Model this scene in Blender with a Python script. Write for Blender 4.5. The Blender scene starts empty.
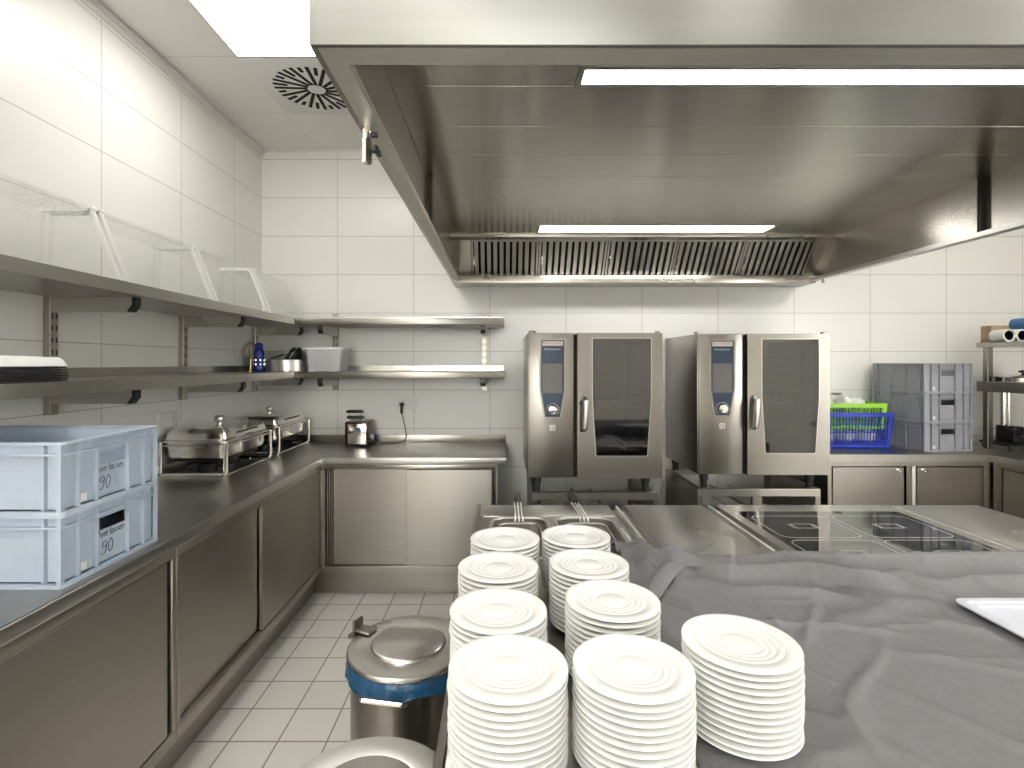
import bpy, bmesh, math, random
from mathutils import Vector, Matrix, noise
random.seed(7)
PI = math.pi
S = bpy.context.scene
C = S.collection

# ------------------------------------------------------------------ materials
def newmat(name):
    m = bpy.data.materials.new(name); m.use_nodes = True
    nt = m.node_tree
    return m, nt, nt.nodes, nt.links, nt.nodes['Principled BSDF']

def plain(name, col, rough=0.5, metal=0.0, spec=0.5, noise_amt=0.0, noise_scale=30, bump=0.0, trans=0.0, coat=0.0):
    m, nt, N, L, b = newmat(name)
    b.inputs['Base Color'].default_value = (*col, 1)
    b.inputs['Roughness'].default_value = rough
    b.inputs['Metallic'].default_value = metal
    b.inputs['Specular IOR Level'].default_value = spec
    b.inputs['Transmission Weight'].default_value = trans
    b.inputs['Coat Weight'].default_value = coat
    if noise_amt or bump:
        tc = N.new('ShaderNodeTexCoord'); nz = N.new('ShaderNodeTexNoise')
        nz.inputs['Scale'].default_value = noise_scale; nz.inputs['Detail'].default_value = 4
        L.new(tc.outputs['Object'], nz.inputs['Vector'])
        if noise_amt:
            r = N.new('ShaderNodeMapRange')
            r.inputs['To Min'].default_value = 1 - noise_amt; r.inputs['To Max'].default_value = 1 + noise_amt
            L.new(nz.outputs['Fac'], r.inputs['Value'])
            mx = N.new('ShaderNodeVectorMath'); mx.operation = 'SCALE'
            mx.inputs[0].default_value = col; L.new(r.outputs['Result'], mx.inputs['Scale'])
            L.new(mx.outputs['Vector'], b.inputs['Base Color'])
        if bump:
            bp = N.new('ShaderNodeBump'); bp.inputs['Strength'].default_value = bump; bp.inputs['Distance'].default_value = .01
            L.new(nz.outputs['Fac'], bp.inputs['Height']); L.new(bp.outputs['Normal'], b.inputs['Normal'])
    return m

def steel(name, col=(.60, .575, .54), rough=.3, brush='x', aniso=.75, var=.05):
    """brushed stainless sheet: anisotropic along the brushing, with slow cloudy wear and faint streaks"""
    m, nt, N, L, b = newmat(name)
    m['brush'] = brush
    b.inputs['Metallic'].default_value = 1.0
    tc = N.new('ShaderNodeTexCoord')
    if brush:
        tg = N.new('ShaderNodeTangent'); tg.direction_type = 'UV_MAP'; tg.uv_map = 'brush'
        L.new(tg.outputs[0], b.inputs['Tangent'])
        b.inputs['Anisotropic'].default_value = aniso; b.inputs['Anisotropic Rotation'].default_value = .25
    mp = N.new('ShaderNodeMapping')
    mp.inputs['Scale'].default_value = {'x': (.6, 14, 14), 'y': (14, .6, 14), 'z': (14, 14, .6)}.get(brush, (3, 3, 3))
    nz = N.new('ShaderNodeTexNoise'); nz.inputs['Scale'].default_value = 3; nz.inputs['Detail'].default_value = 2
    L.new(tc.outputs['Object'], mp.inputs['Vector']); L.new(mp.outputs['Vector'], nz.inputs['Vector'])
    bl = N.new('ShaderNodeTexNoise'); bl.inputs['Scale'].default_value = 1.8; bl.inputs['Detail'].default_value = 2
    L.new(tc.outputs['Object'], bl.inputs['Vector'])
    r = N.new('ShaderNodeMapRange'); r.inputs['To Min'].default_value = rough * .85; r.inputs['To Max'].default_value = rough * 1.15
    L.new(bl.outputs['Fac'], r.inputs['Value']); L.new(r.outputs['Result'], b.inputs['Roughness'])
    r2 = N.new('ShaderNodeMapRange'); r2.inputs['To Min'].default_value = 1 - var; r2.inputs['To Max'].default_value = 1 + var
    L.new(nz.outputs['Fac'], r2.inputs['Value'])
    sc = N.new('ShaderNodeVectorMath'); sc.operation = 'SCALE'; sc.inputs[0].default_value = col
    L.new(r2.outputs['Result'], sc.inputs['Scale']); L.new(sc.outputs['Vector'], b.inputs['Base Color'])
    return m

def tiles(name, axes, size, off, col, grout, mortar, rough, var=.03, spec=.5):
    m, nt, N, L, b = newmat(name)
    tc = N.new('ShaderNodeTexCoord'); sp = N.new('ShaderNodeSeparateXYZ'); cb = N.new('ShaderNodeCombineXYZ')
    L.new(tc.outputs['Object'], sp.inputs[0])
    for k, (ax, o) in enumerate(zip(axes, off)):
        ad = N.new('ShaderNodeMath'); ad.operation = 'SUBTRACT'; ad.inputs[1].default_value = o - 10 * size[k]
        L.new(sp.outputs['XYZ'.index(ax)], ad.inputs[0]); L.new(ad.outputs[0], cb.inputs[k])
    br = N.new('ShaderNodeTexBrick'); br.offset = 0; br.squash = 1
    br.inputs['Scale'].default_value = 1; br.inputs['Brick Width'].default_value = size[0]
    br.inputs['Row Height'].default_value = size[1]; br.inputs['Mortar Size'].default_value = mortar
    br.inputs['Mortar Smooth'].default_value = 0.1
    br.inputs['Color1'].default_value = (*[c * (1 - var) for c in col], 1)
    br.inputs['Color2'].default_value = (*[min(1, c * (1 + var)) for c in col], 1)
    br.inputs['Mortar'].default_value = (*grout, 1)
    L.new(cb.outputs[0], br.inputs['Vector'])
    nz = N.new('ShaderNodeTexNoise'); nz.inputs['Scale'].default_value = 220; nz.inputs['Detail'].default_value = 2
    L.new(tc.outputs['Object'], nz.inputs['Vector'])
    mr = N.new('ShaderNodeMapRange'); mr.inputs['To Min'].default_value = 1 - var * 2; mr.inputs['To Max'].default_value = 1 + var * 2
    L.new(nz.outputs['Fac'], mr.inputs['Value'])
    sc = N.new('ShaderNodeVectorMath'); sc.operation = 'SCALE'
    L.new(br.outputs['Color'], sc.inputs[0]); L.new(mr.outputs['Result'], sc.inputs['Scale'])
    L.new(sc.outputs['Vector'], b.inputs['Base Color'])
    b.inputs['Roughness'].default_value = rough
    b.inputs['Specular IOR Level'].default_value = spec
    bp = N.new('ShaderNodeBump'); bp.invert = True; bp.inputs['Strength'].default_value = .35; bp.inputs['Distance'].default_value = .002
    L.new(br.outputs['Fac'], bp.inputs['Height']); L.new(bp.outputs['Normal'], b.inputs['Normal'])
    return m

def emit(name, col, strength):
    m, nt, N, L, b = newmat(name)
    b.inputs['Base Color'].default_value = (*col, 1)
    b.inputs['Emission Color'].default_value = (*col, 1)
    b.inputs['Emission Strength'].default_value = strength
    return m

def clear(name, tint, gloss, rough=.02):
    """thin clear sheet: transparent with a fresnel reflection"""
    m, nt, N, L, b = newmat(name)
    N.remove(b)
    out = N['Material Output']
    t = N.new('ShaderNodeBsdfTransparent'); t.inputs['Color'].default_value = (*tint, 1)
    g = N.new('ShaderNodeBsdfGlossy'); g.inputs['Roughness'].default_value = rough
    g.inputs['Color'].default_value = (.95, .95, .95, 1)
    lw = N.new('ShaderNodeLayerWeight'); lw.inputs['Blend'].default_value = .5
    pw = N.new('ShaderNodeMath'); pw.operation = 'POWER'; pw.inputs[1].default_value = 4
    f = N.new('ShaderNodeMath'); f.operation = 'MULTIPLY_ADD'; f.inputs[1].default_value = .45; f.inputs[2].default_value = gloss
    L.new(lw.outputs['Facing'], pw.inputs[0]); L.new(pw.outputs[0], f.inputs[0])
    mx = N.new('ShaderNodeMixShader')
    L.new(f.outputs[0], mx.inputs[0]); L.new(t.outputs[0], mx.inputs[1]); L.new(g.outputs[0], mx.inputs[2])
    L.new(mx.outputs[0], out.inputs['Surface'])
    return m

M = {}
M['wall_b'] = tiles('back wall tiles', 'XZ', (.594, .3), (-1.275, .129), (.87, .855, .82), (.52, .50, .47), .0022, .28, .008)
M['wall_l'] = tiles('side wall tiles', 'YZ', (.607, .3), (2.43, .129), (.87, .855, .82), (.52, .50, .47), .0022, .28, .008)
M['floor'] = tiles('floor tiles', 'XY', (.2, .2), (-.908, 2.316), (.72, .69, .64), (.30, .25, .22), .0036, .5, .03, .35)
M['ceil'] = tiles('ceiling panels', 'XY', (.6365, .6365), (-1.437, 2.834), (.88, .87, .84), (.55, .54, .52), .0015, .6, .004)
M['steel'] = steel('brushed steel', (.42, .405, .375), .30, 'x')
M['steel_dim'] = steel('brushed steel with dimmed reflection', (.335, .318, .29), .32, 'x', .6)  # darker copy of the brushed steel; dimmer reflections on fronts put into the colour
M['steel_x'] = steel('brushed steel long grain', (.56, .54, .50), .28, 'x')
M['steel_y'] = steel('brushed steel deep grain', (.42, .405, .375), .30, 'y')
M['steel_dark'] = steel('dull steel front', (.42, .39, .345), .36, 'y', .6)
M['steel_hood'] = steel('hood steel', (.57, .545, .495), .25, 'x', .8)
M['steel_top'] = steel('worktop steel', (.40, .385, .36), .33, 'y', .4)
M['steel_front_dim'] = steel('hood front steel with dimmed reflection', (.255, .255, .242), .34, 'x', .7)  # darker copy of the hood steel, its dimmer reflection put into the colour
M['steel_lip'] = steel('hood lip steel', (.60, .58, .535), .42, 'x', .6)
M['flange'] = plain('metal with painted dark reflection', (.10, .095, .085), .4, .8, noise_amt=.1)  # steel coloured near black to stand for the dark it reflects
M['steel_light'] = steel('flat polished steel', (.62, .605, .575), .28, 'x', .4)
M['chrome'] = plain('polished chrome', (.80, .78, .75), .09, 1.0)
M['satin'] = plain('satin metal', (.55, .54, .515), .32, 1.0, noise_amt=.05)
M['alu'] = plain('pale aluminium', (.86, .86, .85), .4, .6, noise_amt=.03)
M['black'] = plain('black plastic', (.012, .012, .013), .35, noise_amt=.2)
M['gap'] = plain('dark recess', (.010, .009, .008), .8, noise_amt=.2)
M['rubber'] = plain('black rubber', (.02, .02, .02), .7, noise_amt=.2)
M['plate'] = plain('white porcelain', (.80, .80, .785), .22, spec=.45, noise_amt=.01, noise_scale=8)
M['cloth'] = plain('grey cotton', (.205, .20, .208), .92, spec=.1, noise_amt=.12, noise_scale=60, bump=.15)
M['crate_b'] = plain('pale blue plastic', (.43, .50, .60), .45, noise_amt=.05, noise_scale=12)
M['crate_g'] = plain('grey plastic', (.36, .37, .41), .5, noise_amt=.05, noise_scale=12)
M['basket_b'] = plain('blue plastic', (.02, .05, .50), .4, noise_amt=.05)
M['basket_g'] = plain('lime plastic', (.35, .72, .06), .4, noise_amt=.05)
M['linen'] = plain('white linen', (.82, .82, .80), .9, spec=.1, noise_amt=.04, bump=.2)
M['bag'] = plain('blue bin liner', (.018, .085, .19), .3, noise_amt=.2, noise_scale=25, bump=.5)
M['tray'] = plain('white tray plastic', (.62, .64, .71), .35, noise_amt=.02)
M['tray_k'] = plain('black tray', (.014, .014, .015), .4, noise_amt=.2)
M['navy'] = plain('navy panel', (.022, .05, .10), .3, noise_amt=.05)
M['screen'] = plain('grey display', (.17, .16, .165), .25, noise_amt=.1, noise_scale=5)
M['white'] = plain('white plastic', (.80, .79, .77), .4, noise_amt=.02)
M['red'] = plain('red lettering', (.45, .03, .05), .5, noise_amt=.02)
M['ink'] = plain('marker ink', (.05, .05, .07), .6, noise_amt=.1)
M['line'] = plain('hob marking', (.62, .62, .60), .4, noise_amt=.02)
M['glass_k'] = plain('black ceramic glass', (.014, .014, .013), .04, spec=1.0, noise_amt=.2)
M['glass_k'].node_tree.nodes['Principled BSDF'].inputs['IOR'].default_value = 1.75
M['card'] = plain('brown cardboard', (.42, .31, .20), .8, noise_amt=.08, noise_scale=20)
M['paper'] = plain('white paper', (.8, .79, .77), .7, noise_amt=.03)
M['bluefoil'] = plain('blue roll', (.03, .14, .35), .35, noise_amt=.05)
M['cobalt'] = plain('cobalt plastic', (.015, .04, .30), .25, noise_amt=.05)
M['frost'] = plain('frosted plastic', (.74, .75, .77), .35, trans=.45, noise_amt=.03)
M['maroon'] = plain('dark maroon enamel', (.035, .012, .014), .25, noise_amt=.1)
M['pipe'] = plain('white pipe', (.72, .70, .66), .4, noise_amt=.03)
M['glass'] = clear('clear acrylic', (.985, .99, .985), .015)
M['oven_glass'] = clear('tinted oven glass', (.30, .31, .33), .10, .03)
M['cavity'] = plain('oven cavity steel', (.30, .29, .28), .3, 1.0, noise_amt=.1)
M['wire'] = plain('gold wire', (.55, .43, .25), .25, 1.0, noise_amt=.1)
M['lamp'] = emit('lit ceiling panel', (1.0, .97, .915), 7.5)
M['tube'] = emit('lit hood lamp', (1.0, .98, .94), 8.0)

# ------------------------------------------------------------------ mesh tools
def BM(): return bmesh.new()

def box(bm, x0, x1, y0, y1, z0, z1, bev=0.0, seg=2):
    r = bmesh.ops.create_cube(bm, size=1)
    vs = r['verts']
    bmesh.ops.scale(bm, vec=(abs(x1 - x0), abs(y1 - y0), abs(z1 - z0)), verts=vs)
    bmesh.ops.translate(bm, vec=((x0 + x1) / 2, (y0 + y1) / 2, (z0 + z1) / 2), verts=vs)
    if bev:
        es = {e for v in vs for e in v.link_edges}
        bmesh.ops.bevel(bm, geom=list(es), offset=bev, segments=seg, profile=.5, affect='EDGES', clamp_overlap=True)

def frame_of(d):
    d = d.normalized()
    a = Vector((0, 0, 1)) if abs(d.z) < .9 else Vector((1, 0, 0))
    u = d.cross(a).normalized(); v = d.cross(u).normalized()
    return u, v

def tube(bm, pts, r, seg=8, closed=False, rz=None, caps=True):
    """sweep a round (or flat oval, rz) section along a polyline"""
    P = [Vector(p) for p in pts]; n = len(P); rings = []
    pu = None
    for i, p in enumerate(P):
        if closed: d = P[(i + 1) % n] - P[i - 1]
        else: d = P[min(i + 1, n - 1)] - P[max(i - 1, 0)]
        if d.length < 1e-9: d = Vector((0, 0, 1))
        d.normalize()
        if pu is None: u, v = frame_of(d)
        else:
            u = (pu - d * pu.dot(d))
            u = u.normalized() if u.length > 1e-6 else frame_of(d)[0]
            v = d.cross(u)
        pu = u
        rr = r[i] if isinstance(r, (list, tuple)) else r
        r2 = rz if rz else rr
        rings.append([bm.verts.new(p + u * rr * math.cos(2 * PI * k / seg) + v * r2 * math.sin(2 * PI * k / seg)) for k in range(seg)])
    m = n if closed else n - 1
    for i in range(m):
        a, b = rings[i], rings[(i + 1) % n]
        for k in range(seg):
            bm.faces.new((a[k], a[(k + 1) % seg], b[(k + 1) % seg], b[k]))
    if not closed and caps:
        bm.faces.new(rings[0][::-1]); bm.faces.new(rings[-1])

def cyl(bm, p0, p1, r, seg=20, r2=None): tube(bm, [p0, p1], [r, r if r2 is None else r2], seg)

def lathe(bm, prof, c=(0, 0, 0), seg=48, sx=1, sy=1):
    rings = []
    for r, z in prof:
        if r < 1e-6: rings.append([bm.verts.new((c[0], c[1], c[2] + z))])
        else: rings.append([bm.verts.new((c[0] + sx * r * math.cos(2 * PI * k / seg), c[1] + sy * r * math.sin(2 * PI * k / seg), c[2] + z)) for k in range(seg)])
    for a, b in zip(rings[:-1], rings[1:]):
        for k in range(seg):
            k2 = (k + 1) % seg
            if len(a) == 1 and len(b) == 1: continue
            if len(a) == 1: bm.faces.new((a[0], b[k2], b[k]))
            elif len(b) == 1: bm.faces.new((a[k], a[k2], b[0]))
            else: bm.faces.new((a[k], a[k2], b[k2], b[k]))

def prism(bm, poly, axis, a0, a1):
    """extrude a 2-D outline; axis 'x' takes (y,z), 'y' takes (x,z), 'z' takes (x,y)"""
    f = {'x': lambda p, a: (a, p[0], p[1]), 'y': lambda p, a: (p[0], a, p[1]), 'z': lambda p, a: (p[0], p[1], a)}[axis]
    A = [bm.verts.new(f(p, a0)) for p in poly]; B = [bm.verts.new(f(p, a1)) for p in poly]
    n = len(poly)
    bm.faces.new(A); bm.faces.new(B[::-1])
    for i in range(n): bm.faces.new((A[i], B[i], B[(i + 1) % n], A[(i + 1) % n]))

def ring(bm, outer, inner, axis, a0, a1):
    """a flat frame between two outlines with equal point counts, extruded"""
    f = {'x': lambda p, a: (a, p[0], p[1]), 'y': lambda p, a: (p[0], a, p[1]), 'z': lambda p, a: (p[0], p[1], a)}[axis]
    n = len(outer)
    V = [[bm.verts.new(f(p, a)) for p in lp] for a in (a0, a1) for lp in (outer, inner)]
    o0, i0, o1, i1 = V
    for k in range(n):
        j = (k + 1) % n
        bm.faces.new((o0[k], o0[j], i0[j], i0[k])); bm.faces.new((o1[k], i1[k], i1[j], o1[j]))
        bm.faces.new((o0[k], o1[k], o1[j], o0[j])); bm.faces.new((i0[k], i0[j], i1[j], i1[k]))

def rrect(x0, x1, y0, y1, r, n=5):
    pts = []
    for cx, cy, a in ((x1 - r, y1 - r, 0), (x0 + r, y1 - r, 90), (x0 + r, y0 + r, 180), (x1 - r, y0 + r, 270)):
        for k in range(n + 1):
            t = math.radians(a + 90 * k / n); pts.append((cx + r * math.cos(t), cy + r * math.sin(t)))
    return pts

ROOT = {}
def root_loc(o):
    while o.parent is not None: o = o.parent
    return ROOT.get(o.name, Vector((0, 0, 0)))

def finish(bm, name, mats, ang=35):
    bmesh.ops.recalc_face_normals(bm, faces=bm.faces)
    me = bpy.data.meshes.new(name); bm.to_mesh(me); bm.free()
    for m in (mats if isinstance(mats, (list, tuple)) else [mats]): me.materials.append(m)
    for p in me.polygons: p.use_smooth = True
    m0 = mats[0] if isinstance(mats, (list, tuple)) else mats
    br = m0.get('brush')
    if br:
        uv = me.uv_layers.new(name='brush'); k = 'xyz'.index(br); o1, o2 = [q for q in range(3) if q != k]
        for pl in me.polygons:
            end = abs(pl.normal[k]) > .9
            for li in pl.loop_indices:
                c_ = me.vertices[me.loops[li].vertex_index].co
                uv.data[li].uv = (c_[o1], c_[o2]) if end else (c_[k], c_[o1] + 1.37 * c_[o2])
    me.set_sharp_from_angle(angle=math.radians(ang))
    return me

def thing(name, label, cat, loc=(0, 0, 0), rz=0.0, group=None):
    o = bpy.data.objects.new(name, None); C.objects.link(o)
    o.empty_display_size = .05
    o.location = loc; o.rotation_euler = (0, 0, rz)
    o['label'] = label; o['category'] = cat
    if group: o['group'] = group
    ROOT[o.name] = Vector(loc)
    return o

def part(name, bm, mat, parent, local=False, label=None, ang=35):
    me = finish(bm, name, mat, ang)
    if not local: me.transform(Matrix.Translation(-root_loc(parent)))
    o = bpy.data.objects.new(name, me); C.objects.link(o); o.parent = parent
    if label: o['label'] = label
    return o

def solo(name, bm, mat, label, cat, group=None, ang=35):
    """a thing that is one mesh; its origin goes to the middle of its base"""
    me = finish(bm, name, mat, ang)
    xs = [v.co.x for v in me.vertices]; ys = [v.co.y for v in me.vertices]; zs = [v.co.z for v in me.vertices]
    c = Vector(((min(xs) + max(xs)) / 2, (min(ys) + max(ys)) / 2, min(zs)))
    me.transform(Matrix.Translation(-c))
    o = bpy.data.objects.new(name, me); C.objects.link(o); o.location = c
    o['label'] = label; o['category'] = cat
    if group: o['group'] = group
    return o

def struct(name, bm, mat, parent=None):
    me = finish(bm, name, mat)
    o = bpy.data.objects.new(name, me); C.objects.link(o); o.parent = parent
    o['kind'] = 'structure'
    return o

def dup(root, loc, rz=None, label=None, group=None):
    r = root.copy(); C.objects.link(r); r.location = loc
    if rz is not None: r.rotation_euler = (0, 0, rz)
    if label: r['label'] = label
    if group: r['group'] = group
    for ch in list(root.children):
        c = ch.copy(); C.objects.link(c); c.parent = r
        for g in list(ch.children):
            d = g.copy(); C.objects.link(d); d.parent = c
    return r

def text_bm(txt, size, depth, to):
    """letters as a mesh; to(u, v, w) places each point"""
    cu = bpy.data.curves.new('letters', 'FONT'); cu.body = txt; cu.size = size; cu.extrude = depth / 2
    cu.align_x = 'CENTER'; cu.align_y = 'CENTER'; cu.resolution_u = 3
    o = bpy.data.objects.new('letters', cu); C.objects.link(o)
    dg = bpy.context.evaluated_depsgraph_get()
    me = bpy.data.meshes.new_from_object(o.evaluated_get(dg))
    bpy.data.objects.remove(o); bpy.data.curves.remove(cu)
    bm = bmesh.new(); bm.from_mesh(me); bpy.data.meshes.remove(me)
    for v in bm.verts: v.co = Vector(to(v.co.x, v.co.y, v.co.z))
    return bm

# ------------------------------------------------------------------ the room
XL, XR, YB, YF, ZC = -1.867, 4.25, 4.06, -4.2, 3.21
b = BM(); box(b, XL - .1, XR + .1, YF - .1, YB + .1, -.1, 0); struct('floor', b, M['floor'])
b = BM(); box(b, XL - .1, XR + .1, YF - .1, YB + .1, ZC, ZC + .1); struct('ceiling', b, M['ceil'])
b = BM(); box(b, XL - .1, XR + .1, YB, YB + .1, 0, ZC); struct('wall_back', b, M['wall_b'])
WZ0, WZ1 = .95, 2.75
guessed_wins = [(-1.6, .25)]  # unseen rear window, guessed from the bright crate fronts, added for low daylight
b = BM(); box(b, XL - .1, XR + .1, YF - .1, YF, 0, WZ0); box(b, XL - .1, XR + .1, YF - .1, YF, WZ1, ZC)
xs_ = [XL - .1] + [v for w_ in guessed_wins for v in w_] + [XR + .1]
for q in range(0, len(xs_), 2): box(b, xs_[q], xs_[q + 1], YF - .1, YF, WZ0, WZ1)
struct('wall_front', b, M['wall_b'])
for q, (xa, xb) in enumerate(guessed_wins):
    b = BM(); ring(b, [(xa, WZ0), (xb, WZ0), (xb, WZ1), (xa, WZ1)], [(xa + .06, WZ0 + .06), (xb - .06, WZ0 + .06), (xb - .06, WZ1 - .06), (xa + .06, WZ1 - .06)], 'y', YF - .08, YF - .02)
    box(b, (xa + xb) / 2 - .03, (xa + xb) / 2 + .03, YF - .08, YF - .02, WZ0 + .06, WZ1 - .06)
    wf = struct(f'window_{q + 1}', b, M['white'])
    b = BM(); box(b, xa + .06, xb - .06, YF - .055, YF - .05, WZ0 + .06, WZ1 - .06); g_ = struct('window_pane', b, M['glass'], wf)
b = BM(); box(b, XL - .1, XL, YF, YB, 0, ZC); struct('wall_left', b, M['wall_l'])
added_winr = [(.08, 1.16)]  # unseen window added to brighten the left wall under the shelves
b = BM(); box(b, XR, XR + .1, YF, YB, 0, WZ0); box(b, XR, XR + .1, YF, YB, WZ1, ZC)
xs_ = [YF] + [v for w_ in added_winr for v in w_] + [YB]
for q in range(0, len(xs_), 2): box(b, XR, XR + .1, xs_[q], xs_[q + 1], WZ0, WZ1)
struct('wall_right', b, M['wall_l'])
for q, (xa, xb) in enumerate(added_winr):
    b = BM(); ring(b, [(xa, WZ0), (xb, WZ0), (xb, WZ1), (xa, WZ1)], [(xa + .06, WZ0 + .06), (xb - .06, WZ0 + .06), (xb - .06, WZ1 - .06), (xa + .06, WZ1 - .06)], 'x', XR + .02, XR + .08)
    wf = struct(f'window_{q + 2}', b, M['white'])
    b = BM(); box(b, XR + .05, XR + .055, xa + .06, xb - .06, WZ0 + .06, WZ1 - .06); struct('window_pane', b, M['glass'], wf)
b = BM(); box(b, XL, XL + .022, YF, YB, ZC - .035, ZC - .012); box(b, XL, XL + .008, YF, YB, ZC - .06, ZC); struct('trim_1', b, M['white'])
b = BM(); box(b, XL, XR, YB - .006, YB, ZC - .02, ZC); struct('trim_2', b, M['white'])

# ceiling light panels: one in view over the aisle, the rest unseen and added as fill light
def ceiling_light(x, y, label):
    t = thing('ceiling_light', label, 'light', (x, y, ZC), 0, 'square ceiling light panels')
    b = BM(); ring(b, rrect(-.318, .318, -.318, .318, .004, 1), rrect(-.305, .305, -.305, .305, .004, 1), 'z', -.012, 0); part('frame', b, M['white'], t, True)
    b = BM(); box(b, -.305, .305, -.305, .305, -.008, -.002); part('diffuser', b, M['lamp'], t, True)
    return t
L0 = ceiling_light(-1.118, 2.504, 'bright square ceiling panel light beside the round-slotted air diffuser')
for x, y, d in ((-1.118, .35, 'middle of the left row'), (-1.118, -1.3, 'rear of the left row'), (1.1, -1.75, 'in the centre row by the rear wall'), (3.3, 2.5, 'far end of the right row'), (3.3, .6, 'middle of the right row'), (3.3, -1.3, 'rear of the right row'), (-1.118, -2.95, 'by the rear wall in the left row'), (3.3, -2.95, 'by the rear wall in the right row')):
    dup(L0, (x, y, ZC), None, 'added unseen ceiling panel light, ' + d)

# swirl air diffuser
t = thing('air_diffuser', 'white square ceiling air diffuser with a ring of black radial slots', 'air vent', (-1.118, 3.155, ZC))
b = BM(); box(b, -.316, .316, -.316, .316, -.012, -.001, .003); part('face_plate', b, M['white'], t, True)
b = BM()
for k in range(32):
    a = 2 * PI * k / 32 + .06
    r0, r1 = (.052, .245) if k % 2 == 0 else ((.165, .245) if k % 4 == 1 else (.19, .238))
    d = Vector((math.cos(a), math.sin(a), 0)); n = Vector((-d.y, d.x, 0))
    w = .0105
    sh = n * .012
    q = [d * r0 + n * w + sh, d * r1 + n * w + sh, d * r1 - n * w + sh, d * r0 - n * w + sh]
    prism(b, [(p.x, p.y) for p in q], 'z', -.0135, -.011)
part('slot_ring', b, M['gap'], t, True, 'black radial slots')

# ------------------------------------------------------------------ extractor hood
HX0, HX1, HY0, HY1, HZ0, HZ1, HC = -.364, 2.335, .985, 4.05, 2.143, 2.72, 2.43
t = thing('extractor_hood', 'large stainless steel extractor hood over the cooking block', 'extractor hood', ((HX0 + HX1) / 2, 2.5, HZ0))
b = BM(); box(b, HX0, HX1, HY0, HY0 + .012, HZ0, HZ1, .002); part('front_panel', b, M['steel_front_dim'], t)
b = BM(); box(b, HX0, HX0 + .012, HY0 + .012, HY1, HZ0, HZ1); part('side_panel', b, M['steel_hood'], t)
b = BM(); box(b, HX1 - .012, HX1, HY0 + .012, HY1, HZ0, HZ1); part('side_panel', b, M['steel_hood'], t)
b = BM(); box(b, HX0 + .012, HX1 - .012, HY1 - .012, HY1, HZ0, HZ1); part('back_panel', b, M['steel_hood'], t)
b = BM(); box(b, HX0 + .012, HX1 - .012, HY0 + .012, HY1 - .012, HZ1 - .012, HZ1); part('top_panel', b, M['steel_hood'], t)
b = BM()
box(b, HX0 + .012, HX1 - .012, HY0 + .012, HY0 + .066, HZ0, HZ0 + .004)
box(b, HX0 + .012, HX1 - .012, HY0 + .064, HY0 + .067, HZ0, HZ0 + .022)
part('lip', b, M['steel_lip'], t)
b = BM(); box(b, HX0 + .012, HX0 + .055, HY0 + .067, HY1 - .012, HZ0, HZ0 + .004); box(b, HX0 + .053, HX0 + .056, HY0 + .067, 3.83, HZ0, HZ0 + .022)
part('lip', b, M['steel_lip'], t)
b = BM(); box(b, HX1 - .055, HX1 - .012, HY0 + .067, HY1 - .012, HZ0, HZ0 + .004); box(b, HX1 - .056, HX1 - .053, HY0 + .067, 3.83, HZ0, HZ0 + .022)
part('lip', b, M['satin'], t)
# inner ceiling: one tray per panel, open joints between them
ys = [.998, 1.55, 1.671] + [1.692 + .2655 * k for k in range(1, 6)] + [3.335]
for a, c in zip(ys[:-1], ys[1:]):
    if abs(a - 1.55) < 1e-6: continue
    b = BM(); box(b, HX0 + .013, HX1 - .013, a + .0015, c - .0015, HC, HC + .02, .001, 1); part('ceiling_panel', b, M['steel_hood'], t)
for xa, xb in ((HX0 + .013, .235), (1.80, HX1 - .013)):
    b = BM(); box(b, xa, xb, 1.5515, 1.6695, HC, HC + .02); part('ceiling_panel', b, M['steel_hood'], t)
b = BM(); box(b, HX0 + .013, .235, 3.3365, 3.60, HC, HC + .02); box(b, 1.79, HX1 - .013, 3.3365, 3.60, HC, HC + .02); box(b, .235, 1.79, 3.54, 3.60, HC, HC + .02); part('ceiling_panel', b, M['steel_hood'], t)
# two long lamps
for y0, y1 in ((1.552, 1.668), (3.34, 3.538)):
    b = BM()
    ring(b, [(.237, y0), (1.788, y0), (1.788, y1), (.237, y1)], [(.255, y0 + .018), (1.77, y0 + .018), (1.77, y1 - .018), (.255, y1 - .018)], 'z', HC - .006, HC + .03)
    o = part('hood_lamp', b, M['satin'], t, label='long lamp frame')
    b = BM(); box(b, .256, 1.769, y0 + .019, y1 - .019, HC - .002, HC + .004); part('lamp_cover', b, M['tube'], o, label='lit lamp cover')
# filter bank: a sloping housing with five lift-out baffle filters
FY0, FZ0, FY1, FZ1 = 3.70, 2.415, 3.875, 2.185      # top edge, bottom edge
b = BM()
box(b, HX0 + .013, HX1 - .013, 3.60, 3.70, HC - .016, HC + .02, .002)
part('filter_rail', b, M['steel_x'], t)
b = BM(); box(b, HX0 + .013, HX1 - .013, 3.835, HY1 - .013, HZ0 - .012, FZ1, .003); part('grease_gutter', b, M['steel_x'], t)
b = BM(); prism(b, [(FY0 + .035, FZ0), (FY0 + .045, FZ0), (FY1 + .055, FZ1), (FY1 + .045, FZ1)], 'x', HX0 + .013, HX1 - .013); part('filter_housing', b, M['gap'], t)
sl = Vector((0, FY1 - FY0, FZ1 - FZ0)).normalized(); nrm = Vector((0, sl.z, -sl.y)).normalized()   # out of the slope, towards the cook
if nrm.y > 0: nrm = -nrm
edges = [-.219, .273, .766, 1.259, 1.752, 2.245]
flen = math.hypot(FY1 - FY0, FZ1 - FZ0)
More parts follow.
